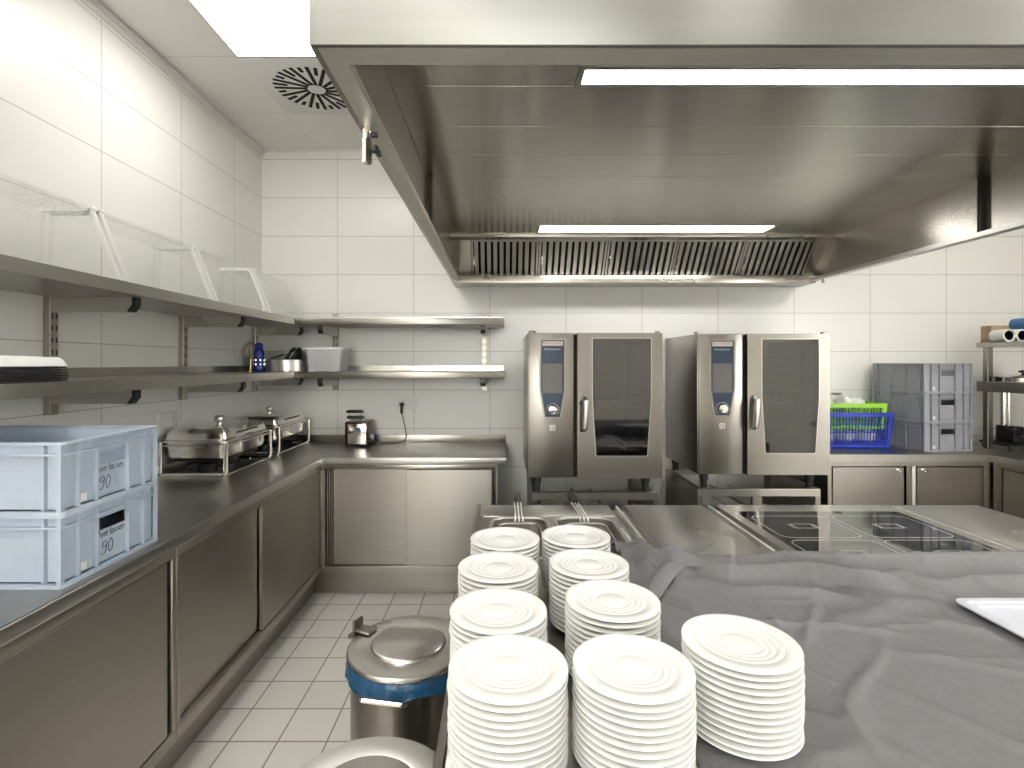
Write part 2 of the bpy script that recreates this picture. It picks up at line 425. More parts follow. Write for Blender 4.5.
def slope_box(bm, x0, x1, s0, s1, d0, d1):
    vs = []
    o = Vector((0, FY0, FZ0))
    for x in (x0, x1):
        for s, d in ((s0, d0), (s1, d0), (s1, d1), (s0, d1)):
            p = o + sl * s + nrm * d; vs.append(bm.verts.new((x, p.y, p.z)))
    A, B = vs[:4], vs[4:]
    bm.faces.new(A); bm.faces.new(B[::-1])
    for i in range(4): bm.faces.new((A[i], B[i], B[(i + 1) % 4], A[(i + 1) % 4]))
for x0, x1 in zip(edges[:-1], edges[1:]):
    b = BM()
    x0 += .003; x1 -= .003
    slope_box(b, x0, x1, 0, .012, -.03, .002); slope_box(b, x0, x1, flen - .014, flen, -.03, .002)
    slope_box(b, x0, x0 + .014, .012, flen - .014, -.03, .002); slope_box(b, x1 - .014, x1, .012, flen - .014, -.03, .002)
    n = 10
    for k in range(n):
        cx = x0 + .014 + (x1 - x0 - .028) * (k + .5) / n
        slope_box(b, cx - .0135, cx + .0135, .01, flen - .012, -.008, -.003)
        slope_box(b, cx - .0135, cx - .0115, .01, flen - .012, -.022, -.003)
        slope_box(b, cx + .0115, cx + .0135, .01, flen - .012, -.022, -.003)
    f = part('grease_filter', b, M['satin'], t, label='slatted baffle filter')
    b = BM()
    p = Vector((x0 + .02, FY0, FZ0)) + sl * (flen * .55)
    q = p + nrm * .018
    tube(b, [p + sl * -.03, q + sl * -.026, q + sl * .026, p + sl * .03], .004, 8)
    part('handle', b, M['chrome'], f)
for x0, x1 in ((HX0 + .013, edges[0]), (edges[-1], HX1 - .013)):
    b = BM(); slope_box(b, x0, x1, 0, flen, -.03, 0); part('blank_panel', b, M['steel_hood'], t)
# the joint in each side skirt: paired bolted flanges
for x, s in ((HX0 + .012, 1), (HX1 - .012, -1)):
    b = BM()
    for dy in (-.034, .004):
        box(b, x, x + s * .004, 2.50 + dy, 2.50 + dy + .030, HZ0 + .026, HC - .002)
        box(b, x + s * .004, x + s * .024, 2.50 + dy + (.026 if dy < 0 else 0), 2.50 + dy + (.030 if dy < 0 else .004), HZ0 + .026, HC - .002)
    for z in (2.22, 2.30, 2.37):
        for dy in (-.022, .022):
            cyl(b, (x, 2.50 + dy, z), (x + s * .010, 2.50 + dy, z), .007, 6)
    part('joint_flange', b, M['flange'], t)
# condensate drain tap under the left lip, small ones at the back corners
b = BM()
cyl(b, (-.343, 1.33, HZ0), (-.343, 1.33, HZ0 - .035), .011, 16); cyl(b, (-.343, 1.33, HZ0 - .033), (-.343, 1.33, HZ0 - .040), .013, 6)
cyl(b, (-.343, 1.33, HZ0 - .036), (-.343, 1.33, HZ0 - .092), .0125, 8)
v = part('drain_tap', b, M['chrome'], t)
b = BM()
cyl(b, (-.331, 1.33, HZ0 - .062), (-.313, 1.33, HZ0 - .062), .005, 10); box(b, -.321, -.310, 1.305, 1.355, HZ0 - .069, HZ0 - .055, .003)
part('tap_lever', b, M['black'], v)
b = BM(); cyl(b, (-.331, 1.33, HZ0 - .020), (-.316, 1.33, HZ0 - .020), .007, 10); part('tap_screw', b, M['black'], v)
for x in (HX0 + .03, HX1 - .03):
    b = BM(); yy = 3.72
    cyl(b, (x, yy, HZ0), (x, yy, HZ0 - .03), .008, 12); cyl(b, (x - .012, yy, HZ0 - .02), (x + .012, yy, HZ0 - .02), .005, 8); part('drain_tap', b, M['steel_dark'], t)

# ------------------------------------------------------------------ worktop along left and back walls
ZT = .927
UX = -1.157; UY = 3.37           # front edges
t = thing('worktop', 'long L-shaped stainless worktop running along the left and back walls', 'worktop', (-1.5, 2.2, ZT))
b = BM()
outl = [(XL, .2), (UX, .2), (UX, UY), (.036, UY), (.036, YB), (XL, YB)]
prism(b, outl, 'z', ZT - .045, ZT)
es = [e for e in b.edges if all(abs(v.co.z - ZT) < 1e-5 for v in e.verts)]
bmesh.ops.bevel(b, geom=es, offset=.007, segments=4, affect='EDGES', profile=.5)
part('top', b, M['steel_top'], t)
b = BM(); box(b, UX - .02, UX + .0015, .2, UY + .001, ZT - .046, ZT - .0002, .006, 4); box(b, UX - .02, .0375, UY - .0015, UY + .02, ZT - .046, ZT - .0002, .006, 4); part('lit_edge_strip', b, M['satin'], t)  # strip added over the lip; its lit look put into a paler metal
b = BM(); box(b, XL + .001, XL + .016, .2, YB - .001, ZT - .002, ZT + .055, .003); part('upstand', b, M['steel_x'], t)
b = BM(); box(b, XL + .017, .036, YB - .016, YB - .001, ZT - .002, ZT + .055, .003); part('upstand', b, M['steel_dim'], t)

def cabinet_left(y0, y1, label, doors, nframes):
    """under-counter cabinet facing +X with sliding doors; doors = [(ya, yb, x_face)]"""
    t = thing('base_cabinet', label, 'cabinet', (-1.5, (y0 + y1) / 2, 0), 0, 'steel base cabinets on the left')
    xf = -1.178; zb, zt = .165, ZT - .046
    b = BM()
    box(b, XL + .01, xf - .06, y0, y0 + .012, zb, zt); box(b, XL + .01, xf - .06, y1 - .012, y1, zb, zt)
    box(b, XL + .01, XL + .022, y0 + .012, y1 - .012, zb, zt); box(b, XL + .022, xf - .06, y0 + .012, y1 - .012, zb, zb + .012)
    part('carcass', b, M['steel_dark'], t)
    b = BM()
    box(b, xf - .06, xf, y0, y1, ZT - .090, zt - .008, .003, 2)                      # head rail
    box(b, xf - .06, xf, y0, y1, zb, .212, .003, 2)                           # foot rail
    box(b, xf - .06, xf, y0, y0 + .022, .212, ZT - .090, .003, 2)
    box(b, xf - .06, xf, y1 - .022, y1, .212, ZT - .090, .003, 2)
    part('front_frame', b, M['steel_dark'], t)
    for ya, yb, x in doors:
        b = BM(); box(b, x - .018, x, ya, yb, .217, ZT - .094, .002, 1)
        part('sliding_door', b, M['steel_dark'], t)
    b = BM(); box(b, XL + .3, -1.252, y0, y1 if y1 < 3 else 3.52, 0, zb - .001)
    part('plinth', b, M['steel_dark'], t)
    return t
cabinet_left(.45, 1.885, 'steel base cabinet under the left worktop, nearest the camera, below the blue crates', [(.52, 1.22, -1.204), (1.19, 1.842, -1.181)], 2)
cabinet_left(1.89, 3.44, 'long steel base cabinet with two sliding doors below the chafing dishes', [(1.925, 2.60, -1.204), (2.575, 3.40, -1.181)], 2)
t = thing('base_cabinet', 'steel base cabinet with two sliding doors against the back wall, below the toaster', 'cabinet', (-.6, 3.7, 0))
yf = 3.40
b = BM(); box(b, -1.175, -1.163, yf + .06, YB - .01, .165, ZT - .046); box(b, -.034, -.022, yf + .06, YB - .01, .165, ZT - .046)
box(b, -1.163, -.034, YB - .022, YB - .01, .165, ZT - .046); box(b, -1.163, -.034, yf + .06, YB - .022, .165, .177); part('carcass', b, M['steel'], t)
b = BM(); box(b, -1.175, -.022, yf, yf + .06, ZT - .083, ZT - .052, .003, 2); box(b, -1.175, -.022, yf, yf + .06, .165, .208, .0015, 1)
box(b, -1.175, -1.150, yf, yf + .06, .208, ZT - .083, .0015, 1); box(b, -.036, -.022, yf, yf + .06, .208, ZT - .083, .0015, 1); part('front_frame', b, M['steel_dim'], t)
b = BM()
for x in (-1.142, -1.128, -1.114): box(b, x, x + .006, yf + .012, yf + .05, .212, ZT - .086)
part('door_edges', b, M['steel_dim'], t)
b = BM(); box(b, -1.105, -.615, yf + .026, yf + .044, .212, ZT - .086, .002, 1); part('sliding_door', b, M['steel_dim'], t)
b = BM(); box(b, -.622, -.060, yf + .004, yf + .022, .212, ZT - .086, .002, 1); part('sliding_door', b, M['steel_dim'], t)
b = BM(); box(b, -1.251, -.022, 3.485, 3.60, 0, .164); part('plinth', b, M['steel_dim'], t)

# ------------------------------------------------------------------ wall shelves
SX, SY = -1.447, 3.64       # shelf front edges
def upright(x, y, side, label):
    t = thing('shelf_upright', label, 'shelf rail', (x, y, 1.327), 0, 'slotted wall uprights')
    z1 = .60
    b = BM()
    if side == 'l':
        box(b, 0, .028, -.021, .021, 0, z1, .002, 1)
    else:
        box(b, -.021, .021, -.028, 0, 0, z1, .002, 1)
    p = part('rail', b, M['steel_dark'], t, True)
    b = BM()
    for k in range(11):
        z = .045 + k * .05
        for s in (-.010, .010):
            if side == 'l': box(b, .0275, .0286, s - .0028, s + .0028, z, z + .022)
            else: box(b, s - .0028, s + .0028, -.0286, -.0275, z, z + .022)
    part('slots', b, M['gap'], p, True, 'dark slots')
LU = (2.14, 3.03, 3.915)
for y, n in zip(LU, ('first slotted steel upright on the left wall, above the blue crates', 'second slotted steel upright on the left wall, above the first chafing dish',
                     'last slotted steel upright on the left wall, near the corner')): upright(XL + .001, y, 'l', n)
BU = (-1.285, -.129)
for x, n in zip(BU, ('slotted steel upright on the back wall behind the white plastic box', 'slotted steel upright at the right end of the back wall shelves')): upright(x, YB - .001, 'b', n)

def bracket(t, x, y, side, z):
    """pressed steel cantilever arm with a dark chamfered nose"""
    d, h = .345, .060
    prof = [(0, 0), (d - .014, 0), (d - .014, -.030), (d - .036, -h), (0, -h)]
    nose = [(d - .014, 0), (d, 0), (d, -.034), (d - .020, -h), (d - .036, -h), (d - .014, -.030)]
    b = BM(); c = BM()
    if side == 'l':
        prism(b, [(x + .029 + p, z + q) for p, q in prof], 'y', y - .016, y + .016)
        prism(c, [(x + .029 + p, z + q) for p, q in nose], 'y', y - .017, y + .017)
    else:
        prism(b, [(y - .029 - p, z + q) for p, q in prof], 'x', x - .017, x + .017)
        prism(c, [(y - .029 - p, z + q) for p, q in nose], 'x', x - .017, x + .017)
    br = part('bracket', b, M['steel_x'], t)
    part('nose', c, M['black'], br, label='black bracket nose')

for zt, n in ((1.855, 'upper'), (1.478, 'lower')):
    t = thing('wall_shelf', f'{n} steel shelf along the left wall, ' + ('carrying clear acrylic guards' if n == 'upper' else 'carrying the black trays and corner pots'), 'shelf', (-1.65, 2.4, zt))
    b = BM(); prism(b, [(XL + .031, .7), (SX, .7), (SX, SY - .001), (XL + .42, SY + .0), (XL + .42, YB - .003), (XL + .031, YB - .003)], 'z', zt - .045, zt); part('board', b, M['steel_y'], t)
    b = BM(); box(b, XL + .031, XL + .034, .7, YB - .003, zt, zt + .042); part('upstand', b, M['steel_y'], t)
    for y in LU: bracket(t, XL, y, 'l', zt - .0455)
    t = thing('wall_shelf', f'{n} steel shelf on the back wall, ' + ('empty' if n == 'upper' else 'with a white plastic box at its left end'), 'shelf', (-.7, 3.85, zt))
    b = BM(); box(b, SX + .0015, .022, SY, YB - .031, zt - .045, zt, .003, 2); part('board', b, M['steel_dim'], t)
    b = BM(); box(b, SX + .001, .022, YB - .034, YB - .031, zt, zt + .042); part('upstand', b, M['steel_x'], t)
    for x in BU: bracket(t, x, YB, 'b', zt - .0455)

# clear acrylic guards standing in a row on the upper left shelf
def guard(y0, y1, label):
    t = thing('sneeze_guard', label, 'food guard', (-1.65, (y0 + y1) / 2, 1.855), 0, 'clear guards on the top left shelf')
    z0, z1 = 1.8555, 2.15
    pr = [(-1.826, z0), (-1.812, z1), (-1.612, z1), (-1.495, z0)]         # back foot, back top, front top, front foot
    b = BM()
    def sheet(p, q, a, c, th=.004):
        p, q = Vector((p[0], 0, p[1])), Vector((q[0], 0, q[1])); n = (q - p).normalized(); n = Vector((-n.z, 0, n.x)) * th
        poly = [(p.x, p.z), (q.x, q.z), (q.x + n.x, q.z + n.z), (p.x + n.x, p.z + n.z)]
        prism(b, poly, 'y', a, c)
    sheet(pr[2], pr[3], y0 + .02, y1 - .02); sheet((pr[1][0], z1 - .006), (pr[2][0], z1 - .006), y0 + .02, y1 - .02)
    part('clear_sheet', b, M['glass'], t)
    for y in (y0, y1 - .018):
        b = BM()
        for p, q, w in ((pr[1], pr[2], .014), (pr[2], pr[3], .014)):
            P, Q = Vector((p[0], 0, p[1])), Vector((q[0], 0, q[1])); d = (Q - P).normalized(); n = Vector((d.z, 0, -d.x)) * w
            if n.z > 0: n = -n
            prism(b, [(P.x, P.z), (Q.x, Q.z), (Q.x + n.x, Q.z + n.z), (P.x + n.x, P.z + n.z)], 'y', y, y + .018)
        part('end_frame', b, M['alu'], t, label='pale aluminium end frame')
        b = BM(); prism(b, [pr[0], pr[1], (pr[1][0] + .012, z1 - .014), (pr[0][0] + .012, z0)], 'y', y + .004, y + .014); part('back_leg', b, M['glass'], t)
        b = BM(); cyl(b, (-1.618, y + .009, z1 - .004), (-1.606, y + .009, z1 + .004), .008, 10); part('corner_clip', b, M['alu'], t)
guard(1.42, 2.06, 'first clear acrylic guard on the upper left shelf, nearest the camera')
guard(2.085, 2.725, 'second clear acrylic guard from the near end of the upper left shelf')
guard(2.75, 3.36, 'third clear acrylic guard from the near end of the upper left shelf')
guard(3.385, 3.94, 'last clear acrylic guard on the upper left shelf, in the corner')

# black trays and towel on the lower left shelf
for k in range(6):
    b = BM(); z = 1.4785 + k * .0085
    dy = random.uniform(-.006, .006); dx = random.uniform(-.004, .004)
    for (i, h0, h1) in ((0, .004, .009),):
        ring(b, rrect(-1.81 + dx, -1.455 + dx, 1.20, 1.765 + dy, .02), rrect(-1.79 + dx, -1.475 + dx, 1.22, 1.745 + dy, .012), 'z', z + .002, z + .0075)
        box(b, -1.792 + dx, -1.473 + dx, 1.218, 1.747 + dy, z, z + .003)
    o = ('bottom', 'second from the bottom', 'third from the bottom', 'fourth from the bottom', 'second from the top', 'top')[k]
    solo('serving_tray', b, M['tray_k'], f'black serving tray, {o} of the stack on the lower left shelf', 'tray', 'black trays on the lower left shelf')
b = BM()
n1, n2 = 44, 64
zt0 = 1.4785 + 5 * .0085 + .0085
G = [[None] * (n2 + 1) for _ in range(n1 + 1)]
for i in range(n1 + 1):
    for j in range(n2 + 1):
        u, v = i / n1, j / n2
        x = -1.80 + .338 * u; y = 1.21 + .545 * v
        e = min(u, 1 - u, v, 1 - v)
        h = .030 * min(1, e / .035) ** .5 + .006 * noise.noise(Vector((x * 9, y * 9, 1))) * min(1, e / .1)
        G[i][j] = b.verts.new((x, y, zt0 + max(0.001, h)))
for i in range(n1):
    for j in range(n2): b.faces.new((G[i][j], G[i + 1][j], G[i + 1][j + 1], G[i][j + 1]))
ext = bmesh.ops.extrude_face_region(b, geom=b.faces[:])
for v in ext['geom']:
    if isinstance(v, bmesh.types.BMVert): v.co.z = zt0
solo('folded_towel', b, M['linen'], 'folded white towel lying on the black tray stack', 'towel', ang=60)

# corner items on the lower shelf
ZS = 1.4785
b = BM(); lathe(b, [(0, 0), (.032, 0), (.034, .004), (.034, .055), (.031, .06), (.034, .065), (.035, .13), (.033, .15), (.024, .168), (.028, .175), (.026, .195), (.012, .205), (0, .206)], (-1.742 + .02, 3.70, ZS), 28)
t = thing('bottle', 'cobalt blue bottle with silver bands beside the steel pot on the corner shelf', 'bottle', (-1.722, 3.70, ZS))
part('body', b, M['cobalt'], t)
b = BM()
for z in (.045, .075):
    for k in range(7):
        a = 2 * PI * k / 7
        box(b, -1.722 + .0345 * math.cos(a) - .005, -1.722 + .0345 * math.cos(a) + .005, 3.70 + .0345 * math.sin(a) - .005, 3.70 + .0345 * math.sin(a) + .005, ZS + z, ZS + z + .014, .002, 1)
part('silver_studs', b, M['chrome'], t)
PX, PY = -1.545, 3.80
t = thing('cooking_pan', 'wide low stainless steel pan on the corner shelf', 'pan', (PX, PY, ZS))
b = BM(); lathe(b, [(0, 0), (.138, 0), (.143, .004), (.143, .082), (.148, .088), (.143, .088), (.139, .083), (.139, .006), (0, .005)], (PX, PY, ZS), 48); part('body', b, M['satin'], t)
b = BM(); tube(b, [(PX - .135, PY - .03, ZS + .07), (PX - .165, PY - .03, ZS + .072), (PX - .165, PY + .03, ZS + .072), (PX - .135, PY + .03, ZS + .07)], .004, 8); part('handle', b, M['chrome'], t)
for k, (dx, lab) in enumerate(((-.012, 'black bowl tilted in the steel pan, left of two nested bowls'), (.026, 'black bowl tilted in the steel pan, right of two nested bowls'))):
    t = thing('mixing_bowl', lab, 'bowl', (PX + .03 + dx, PY - .005, ZS + .008), 0, 'nested black bowls in the steel pan')
    R_ = Matrix.Rotation(math.radians(-62), 4, 'Y'); c0 = Vector((PX + .045 + dx, PY - .005, ZS + .088))
    b = BM(); lathe(b, [(0, 0), (.035, .003), (.060, .016), (.076, .036), (.079, .036), (.062, .012), (.036, -.002), (0, -.005)], (0, 0, 0), 36)
    for v in b.verts: v.co = c0 + R_ @ v.co
    part('body', b, M['black'], t)
    b = BM(); tube(b, [c0 + R_ @ Vector((.0785 * math.cos(a), .0785 * math.sin(a), .037)) for a in [2 * PI * i / 40 for i in range(40)]], .0028, 6, closed=True); part('rim', b, M['satin'], t, label='silver rim')
t = thing('scraper', 'flat dark scraper blade lying across the steel pan left of the bowls', 'scraper', (PX - .04, PY + .03, ZS + .01))
b = BM(); vs = [(-1.69, 3.80, ZS + .098), (-1.60, 3.80, ZS + .125), (-1.595, 3.86, ZS + .122), (-1.685, 3.86, ZS + .094)]
A = [b.verts.new(v) for v in vs]; B = [b.verts.new((v[0], v[1], v[2] + .006)) for v in vs]
b.faces.new(A[::-1]); b.faces.new(B)
for i in range(4): b.faces.new((A[i], A[(i + 1) % 4], B[(i + 1) % 4], B[i]))
part('blade', b, M['steel_dark'], t)
b = BM()
for k in range(7):
    a = PI * k / 7; c = Vector((-1.80, 3.74, ZS + .15)); r = .045
    pts = [c + Vector((math.cos(a) * r * math.sin(s), math.sin(a) * r * math.sin(s), .06 * math.cos(s))) for s in [2 * PI * j / 16 for j in range(16)]]
    tube(b, pts, .0018, 5, closed=True)
tube(b, [(-1.80, 3.74, ZS + .002), (-1.80, 3.74, ZS + .095)], .007, 8); lathe(b, [(0, 0), (.022, 0), (.022, .006), (.007, .012)], (-1.80, 3.74, ZS), 20)
solo('balloon_whisk', b, M['wire'], 'shiny wire whisk standing on its end left of the blue bottle', 'whisk')

# white plastic box on the back shelf
t = thing('storage_box', 'frosted white plastic storage box at the left end of the lower back shelf', 'box', (-1.27, 3.80, ZS))
bx0, bx1, by0, by1, bh = -1.395, -1.135, 3.69, 3.93, .172
b = BM()
ns = 6
O = rrect(bx0 + .018, bx1 - .018, by0 + .012, by1 - .012, .02); T = rrect(bx0, bx1, by0, by1, .025)
lo = [b.verts.new((x, y, ZS + .002)) for x, y in O]; hi = [b.verts.new((x, y, ZS + bh - .01)) for x, y in T]
b.faces.new(lo)
for i in range(len(lo)): j = (i + 1) % len(lo); b.faces.new((lo[i], lo[j], hi[j], hi[i]))
for x in (bx0 + .075, bx0 + .125, bx1 - .085): box(b, x - .004, x + .004, by0 - .002, by0 + .012, ZS + .02, ZS + bh - .02)
part('tub', b, M['frost'], t)
b = BM(); ring(b, rrect(bx0 - .012, bx1 + .012, by0 - .01, by1 + .01, .03), rrect(bx0 + .005, bx1 - .005, by0 + .005, by1 - .005, .022), 'z', ZS + bh - .014, ZS + bh, ); part('rim', b, M['white'], t)
b = BM()
for x in (bx0 + .04, bx1 - .06): box(b, x - .02, x + .02, by0 + .006, by0 + .03, ZS, ZS + .01, .003)
for x in (bx0 + .04, bx1 - .06): box(b, x - .02, x + .02, by1 - .03, by1 - .006, ZS, ZS + .01, .003)
part('feet', b, M['white'], t)

# ------------------------------------------------------------------ stacking crates
HAND = {
 'h': [[(0, 1), (0, 0)], [(0, .45), (.25, .6), (.4, .45), (.4, 0)]],
 'i': [[(.1, .6), (.1, 0)], [(.1, .85), (.12, .9)]],
 'e': [[(0, .3), (.4, .35), (.35, .6), (.1, .58), (0, .3), (.1, .02), (.4, .1)]],
 'r': [[(0, .6), (0, 0)], [(0, .4), (.2, .6), (.35, .55)]],
 'l': [[(.1, 1), (.1, 0)]],
 'a': [[(.4, .55), (.1, .6), (0, .3), (.1, 0), (.38, .1), (.4, .6), (.42, 0)]],
 's': [[(.35, .6), (.05, .5), (.3, .25), (0, .02)]],
 'n': [[(0, .6), (0, 0)], [(0, .4), (.25, .6), (.4, .4), (.4, 0)]],
 '9': [[(.5, .85), (.3, 1), (.05, .85), (.05, .6), (.3, .5), (.5, .7), (.5, .85), (.48, .3), (.25, 0), (0, .05)]],
 '0': [[(.3, 1), (.05, .75), (.02, .3), (.2, 0), (.45, .2), (.5, .7), (.3, 1)]],
}
def handwrite(bm, txt, u0, v0, h, place, r=.0011, slant=.12, step=.52):
    u = u0
    for ch in txt:
        for st in HAND[ch]:
            tube(bm, [place(u + (x + slant * y) * h * .9, v0 + y * h + random.uniform(-.02, .02) * h) for x, y in st], r, 5)
        u += h * (step if ch not in 'il' else step * .6)

def crate(name, label, group, mat, ax, ay, H, loc, rz, note=None, sticker=True):
    """euro container: ax along local x, ay along local y; grip openings in the two x end walls"""
    t = thing(name, label, 'crate', loc, rz, group)
    ex, ey = ax / 2, ay / 2; w = .017; th = .004
    b = BM()
    X, Y = ex - w, ey - w
    box(b, -X, X, -Y, Y, .008, .014)
    for s in (-1, 1): box(b, -X, X, s * (Y - th) if s > 0 else -Y, Y if s > 0 else -Y + th, .008, H - .004)
    ga, gb = -ey + ay * .325, -ey + ay * .65; g0, g1 = H - .088, H - .050     # grip opening
    for s in (-1, 1):
        xa, xb = (X - th, X) if s > 0 else (-X, -X + th)
        box(b, xa, xb, -Y + th, Y - th, .008, g0); box(b, xa, xb, -Y + th, Y - th, g1, H - .004)
        box(b, xa, xb, -Y + th, ga, g0, g1); box(b, xa, xb, gb, Y - th, g0, g1)
    part('tub', b, mat, t, True)
    b = BM()
    def hoop(z0, z1, out, inn): ring(b, rrect(-out[0], out[0], -out[1], out[1], .014, 3), rrect(-inn[0], inn[0], -inn[1], inn[1], .006, 3), 'z', z0, z1)
    hoop(H - .006, H, (ex, ey), (X - th, Y - th)); hoop(H - .036, H - .031, (ex - .002, ey - .002), (X - .001, Y - .001))
    hoop(0, .010, (ex, ey), (X - .004, Y - .004))
    for f in (.0, .155, .325, .65, .83, .985):
        y = -ey + .003 + f * (ay - .004)
        for s in (-1, 1): box(b, s * X if s > 0 else -X - .013, X + .013 if s > 0 else -X, y - .003, y + .003, .010, H - .006)
    for f in (.0, .09, .36, .64, .91, .99):
        x = -ex + .003 + f * (ax - .006)
        for s in (-1, 1): box(b, x - .003, x + .003, Y if s > 0 else -Y - .013, Y + .013 if s > 0 else -Y, .010, H - .006)
    part('rim_and_ribs', b, mat, t, True)
    if sticker:
        b = BM(); box(b, X, X + .0008, -ey + .195 * ay, -ey + .26 * ay, .018, .04); part('sticker', b, M['white'], t, True, 'small white sticker')
    if note:
        b = BM()
        sh = note
        pl = lambda u, v: (X + .0009, -ey + ay * .335 + u + sh, v)
        handwrite(b, 'hierlassen', .010, H - .110, .023, pl, .0008, .1, .50)
        handwrite(b, '90', .014 + sh, H - .163, .040, pl, .0010, .1, .62)
        part('handwriting', b, M['ink'], t, True, 'handwritten black marker note')
    return t
crate('stacking_crate', 'pale blue stacking crate, lower of the two on the left worktop', 'pale blue crates on the left worktop', M['crate_b'], .60, .40, .1975, (-1.485, 1.604, ZT + .0005), 0, .006)
crate('stacking_crate', 'pale blue stacking crate, upper of the two on the left worktop, open and empty', 'pale blue crates on the left worktop', M['crate_b'], .60, .40, .1975, (-1.485, 1.604, ZT + .1985), 0, .001)
for k, n in enumerate(('bottom', 'middle', 'top')):
    crate('stacking_crate', f'grey stacking crate, {n} one of the three beside the blue basket', 'grey crates on the right worktop', M['crate_g'], .42, .395, .203, (3.0723, 3.808, ZT + .0005 + k * .2035), math.radians(-81))

# ------------------------------------------------------------------ chafing dishes
def chafing(y0, label):
    x0, x1, y1 = -1.845, -1.478, y0 + .54
    t = thing('chafing_dish', label, 'chafing dish', ((x0 + x1) / 2, (y0 + y1) / 2, ZT), 0, 'chafing dishes on the left worktop')
    zr = ZT + .185
    b = BM()
    for y in (y0, y1):                                     # end hoops of flat bar: up, over and back
        s = 1 if y == y0 else -1
        pts = [(x0 + .005, y, zr), (x0 + .005, y, ZT + .02), (x0 + .02, y, ZT + .005), (x1 - .02, y, ZT + .005), (x1 - .005, y, ZT + .02), (x1 - .005, y, zr)]
        tube(b, pts, .0045, 8, rz=.013)
    tube(b, [(x, y, zr) for x, y in rrect(x0, x1, y0 - .006, y1 + .006, .03)], .0045, 8, closed=True)
    tube(b, [(x, y, zr - .022) for x, y in rrect(x0 + .006, x1 - .006, y0, y1, .03)], .0035, 8, closed=True)
    for x in (x0 + .01, x1 - .01): tube(b, [(x, y0, ZT + .0055), (x, y1, ZT + .0055)], .004, 8)
    part('stand', b, M['chrome'], t, ang=60)
    xi0, xi1, yi0, yi1 = x0 + .022, x1 - .022, y0 + .012, y1 - .012
    b = BM()
    ring(b, rrect(xi0 - .012, xi1 + .012, yi0 - .012, yi1 + .012, .04), rrect(xi0, xi1, yi0, yi1, .03), 'z', zr + .004, zr + .008)
    def shell(zs):
        prev = None
        for (ins, z, r) in zs:
            lp = [b.verts.new((x, y, z)) for x, y in rrect(xi0 + ins, xi1 - ins, yi0 + ins, yi1 - ins, max(.004, r))]
            if prev:
                n = len(lp)
                for i in range(n): b.faces.new((prev[i], prev[(i + 1) % n], lp[(i + 1) % n], lp[i]))
            prev = lp
        b.faces.new(prev)
    shell([(0, zr + .006, .03), (0.002, zr - .012, .03), (.006, zr - .085, .03), (.012, zr - .092, .025)])
    part('water_pan', b, M['chrome'], t, ang=14)
    b = BM(); shell([(-.004, zr + .009, .032), (-.004, zr + .016, .032), (.004, zr + .045, .03), (.024, zr + .066, .022), (.05, zr + .070, .02), (.10, zr + .071, .02)])
    lid = part('lid', b, M['chrome'], t, ang=14)
    cx, cy = (x0 + x1) / 2, (y0 + y1) / 2
    b = BM(); lathe(b, [(0, 0), (.014, 0), (.014, .008), (.022, .014), (.026, .020), (.027, .034), (.024, .039), (.027, .041), (.020, .046), (0, .047)], (cx, cy, zr + .071), 24); part('knob', b, M['satin'], lid)
    b = BM(); xx = xi1 + .002
    tube(b, [(xx - .004, cy - .09, zr + .036), (xx + .018, cy - .085, zr + .042), (xx + .018, cy + .085, zr + .042), (xx - .004, cy + .09, zr + .036)], .005, 8); part('grip', b, M['black'], lid)
    for yy in (y0 + .15, y1 - .15):
        b = BM(); lathe(b, [(0, 0), (.050, 0), (.052, .006), (.052, .045), (.040, .052), (0, .053)], (cx, yy, ZT + .0005), 28)
        fh = part('fuel_holder', b, M['black'], t, label='black fuel burner')
        b = BM(); tube(b, [(cx + .05, yy, ZT + .03), (cx + .11, yy, ZT + .03)], .005, 8); cyl(b, (cx + .105, yy, ZT + .03), (cx + .125, yy, ZT + .03), .010, 10); part('snuffer_handle', b, M['chrome'], fh)
    b = BM(); box(b, x0 + .06, x1 - .06, y0 + .05, y1 - .05, ZT + .07, ZT + .082, .003); part('heat_shelf', b, M['black'], t)
chafing(2.80, 'stainless steel chafing dish on the left worktop, the nearer of two')
chafing(3.465, 'stainless steel chafing dish in the corner of the worktop, the farther of two')

# ------------------------------------------------------------------ toaster with cable, sockets
TX, TY = -1.052, 3.78
t = thing('toaster', 'small dark toaster with a chrome front and two black tong grips on the back worktop', 'toaster', (TX, TY + .09, ZT))
b = BM(); box(b, TX - .086, TX + .086, TY, TY + .19, ZT + .012, ZT + .185, .012, 3); part('housing', b, M['maroon'], t)
b = BM(); box(b, TX - .062, TX + .072, TY - .004, TY + .004, ZT + .022, ZT + .170, .003); part('front_plate', b, M['chrome'], t)
b = BM()
for x in (-.07, .07):
    for y in (.02, .17): cyl(b, (TX + x, TY + y, ZT), (TX + x, TY + y, ZT + .014), .012, 12)
part('feet', b, M['rubber'], t)
for dx, yy, z in ((-.015, .045, .212), (-.048, .135, .245)):
    b = BM()
    for s in (-.04, .04): tube(b, [(TX + dx + s, TY + yy, ZT + .17), (TX + dx + s, TY + yy, ZT + z)], .002, 6)
    g = part('bread_tongs', b, M['chrome'], t)
    b = BM(); tube(b, [(TX + dx - .065, TY + yy, ZT + z), (TX + dx - .05, TY + yy, ZT + z + .003), (TX + dx + .05, TY + yy, ZT + z + .003), (TX + dx + .065, TY + yy, ZT + z)], [.008, .012, .012, .008], 12); part('grip', b, M['black'], g)
b = BM()
tube(b, [(TX + .085, TY + .17, ZT + .018), (TX + .13, TY + .16, ZT + .006), (TX + .19, TY + .15, ZT + .005), (TX + .26, TY + .19, ZT + .005), (-.742, YB - .04, ZT + .012), (-.735, YB - .025, ZT + .05), (-.748, YB - .022, ZT + .13), (-.765, YB - .024, ZT + .20), (-.770, YB - .03, ZT + .225)], .0035, 8)
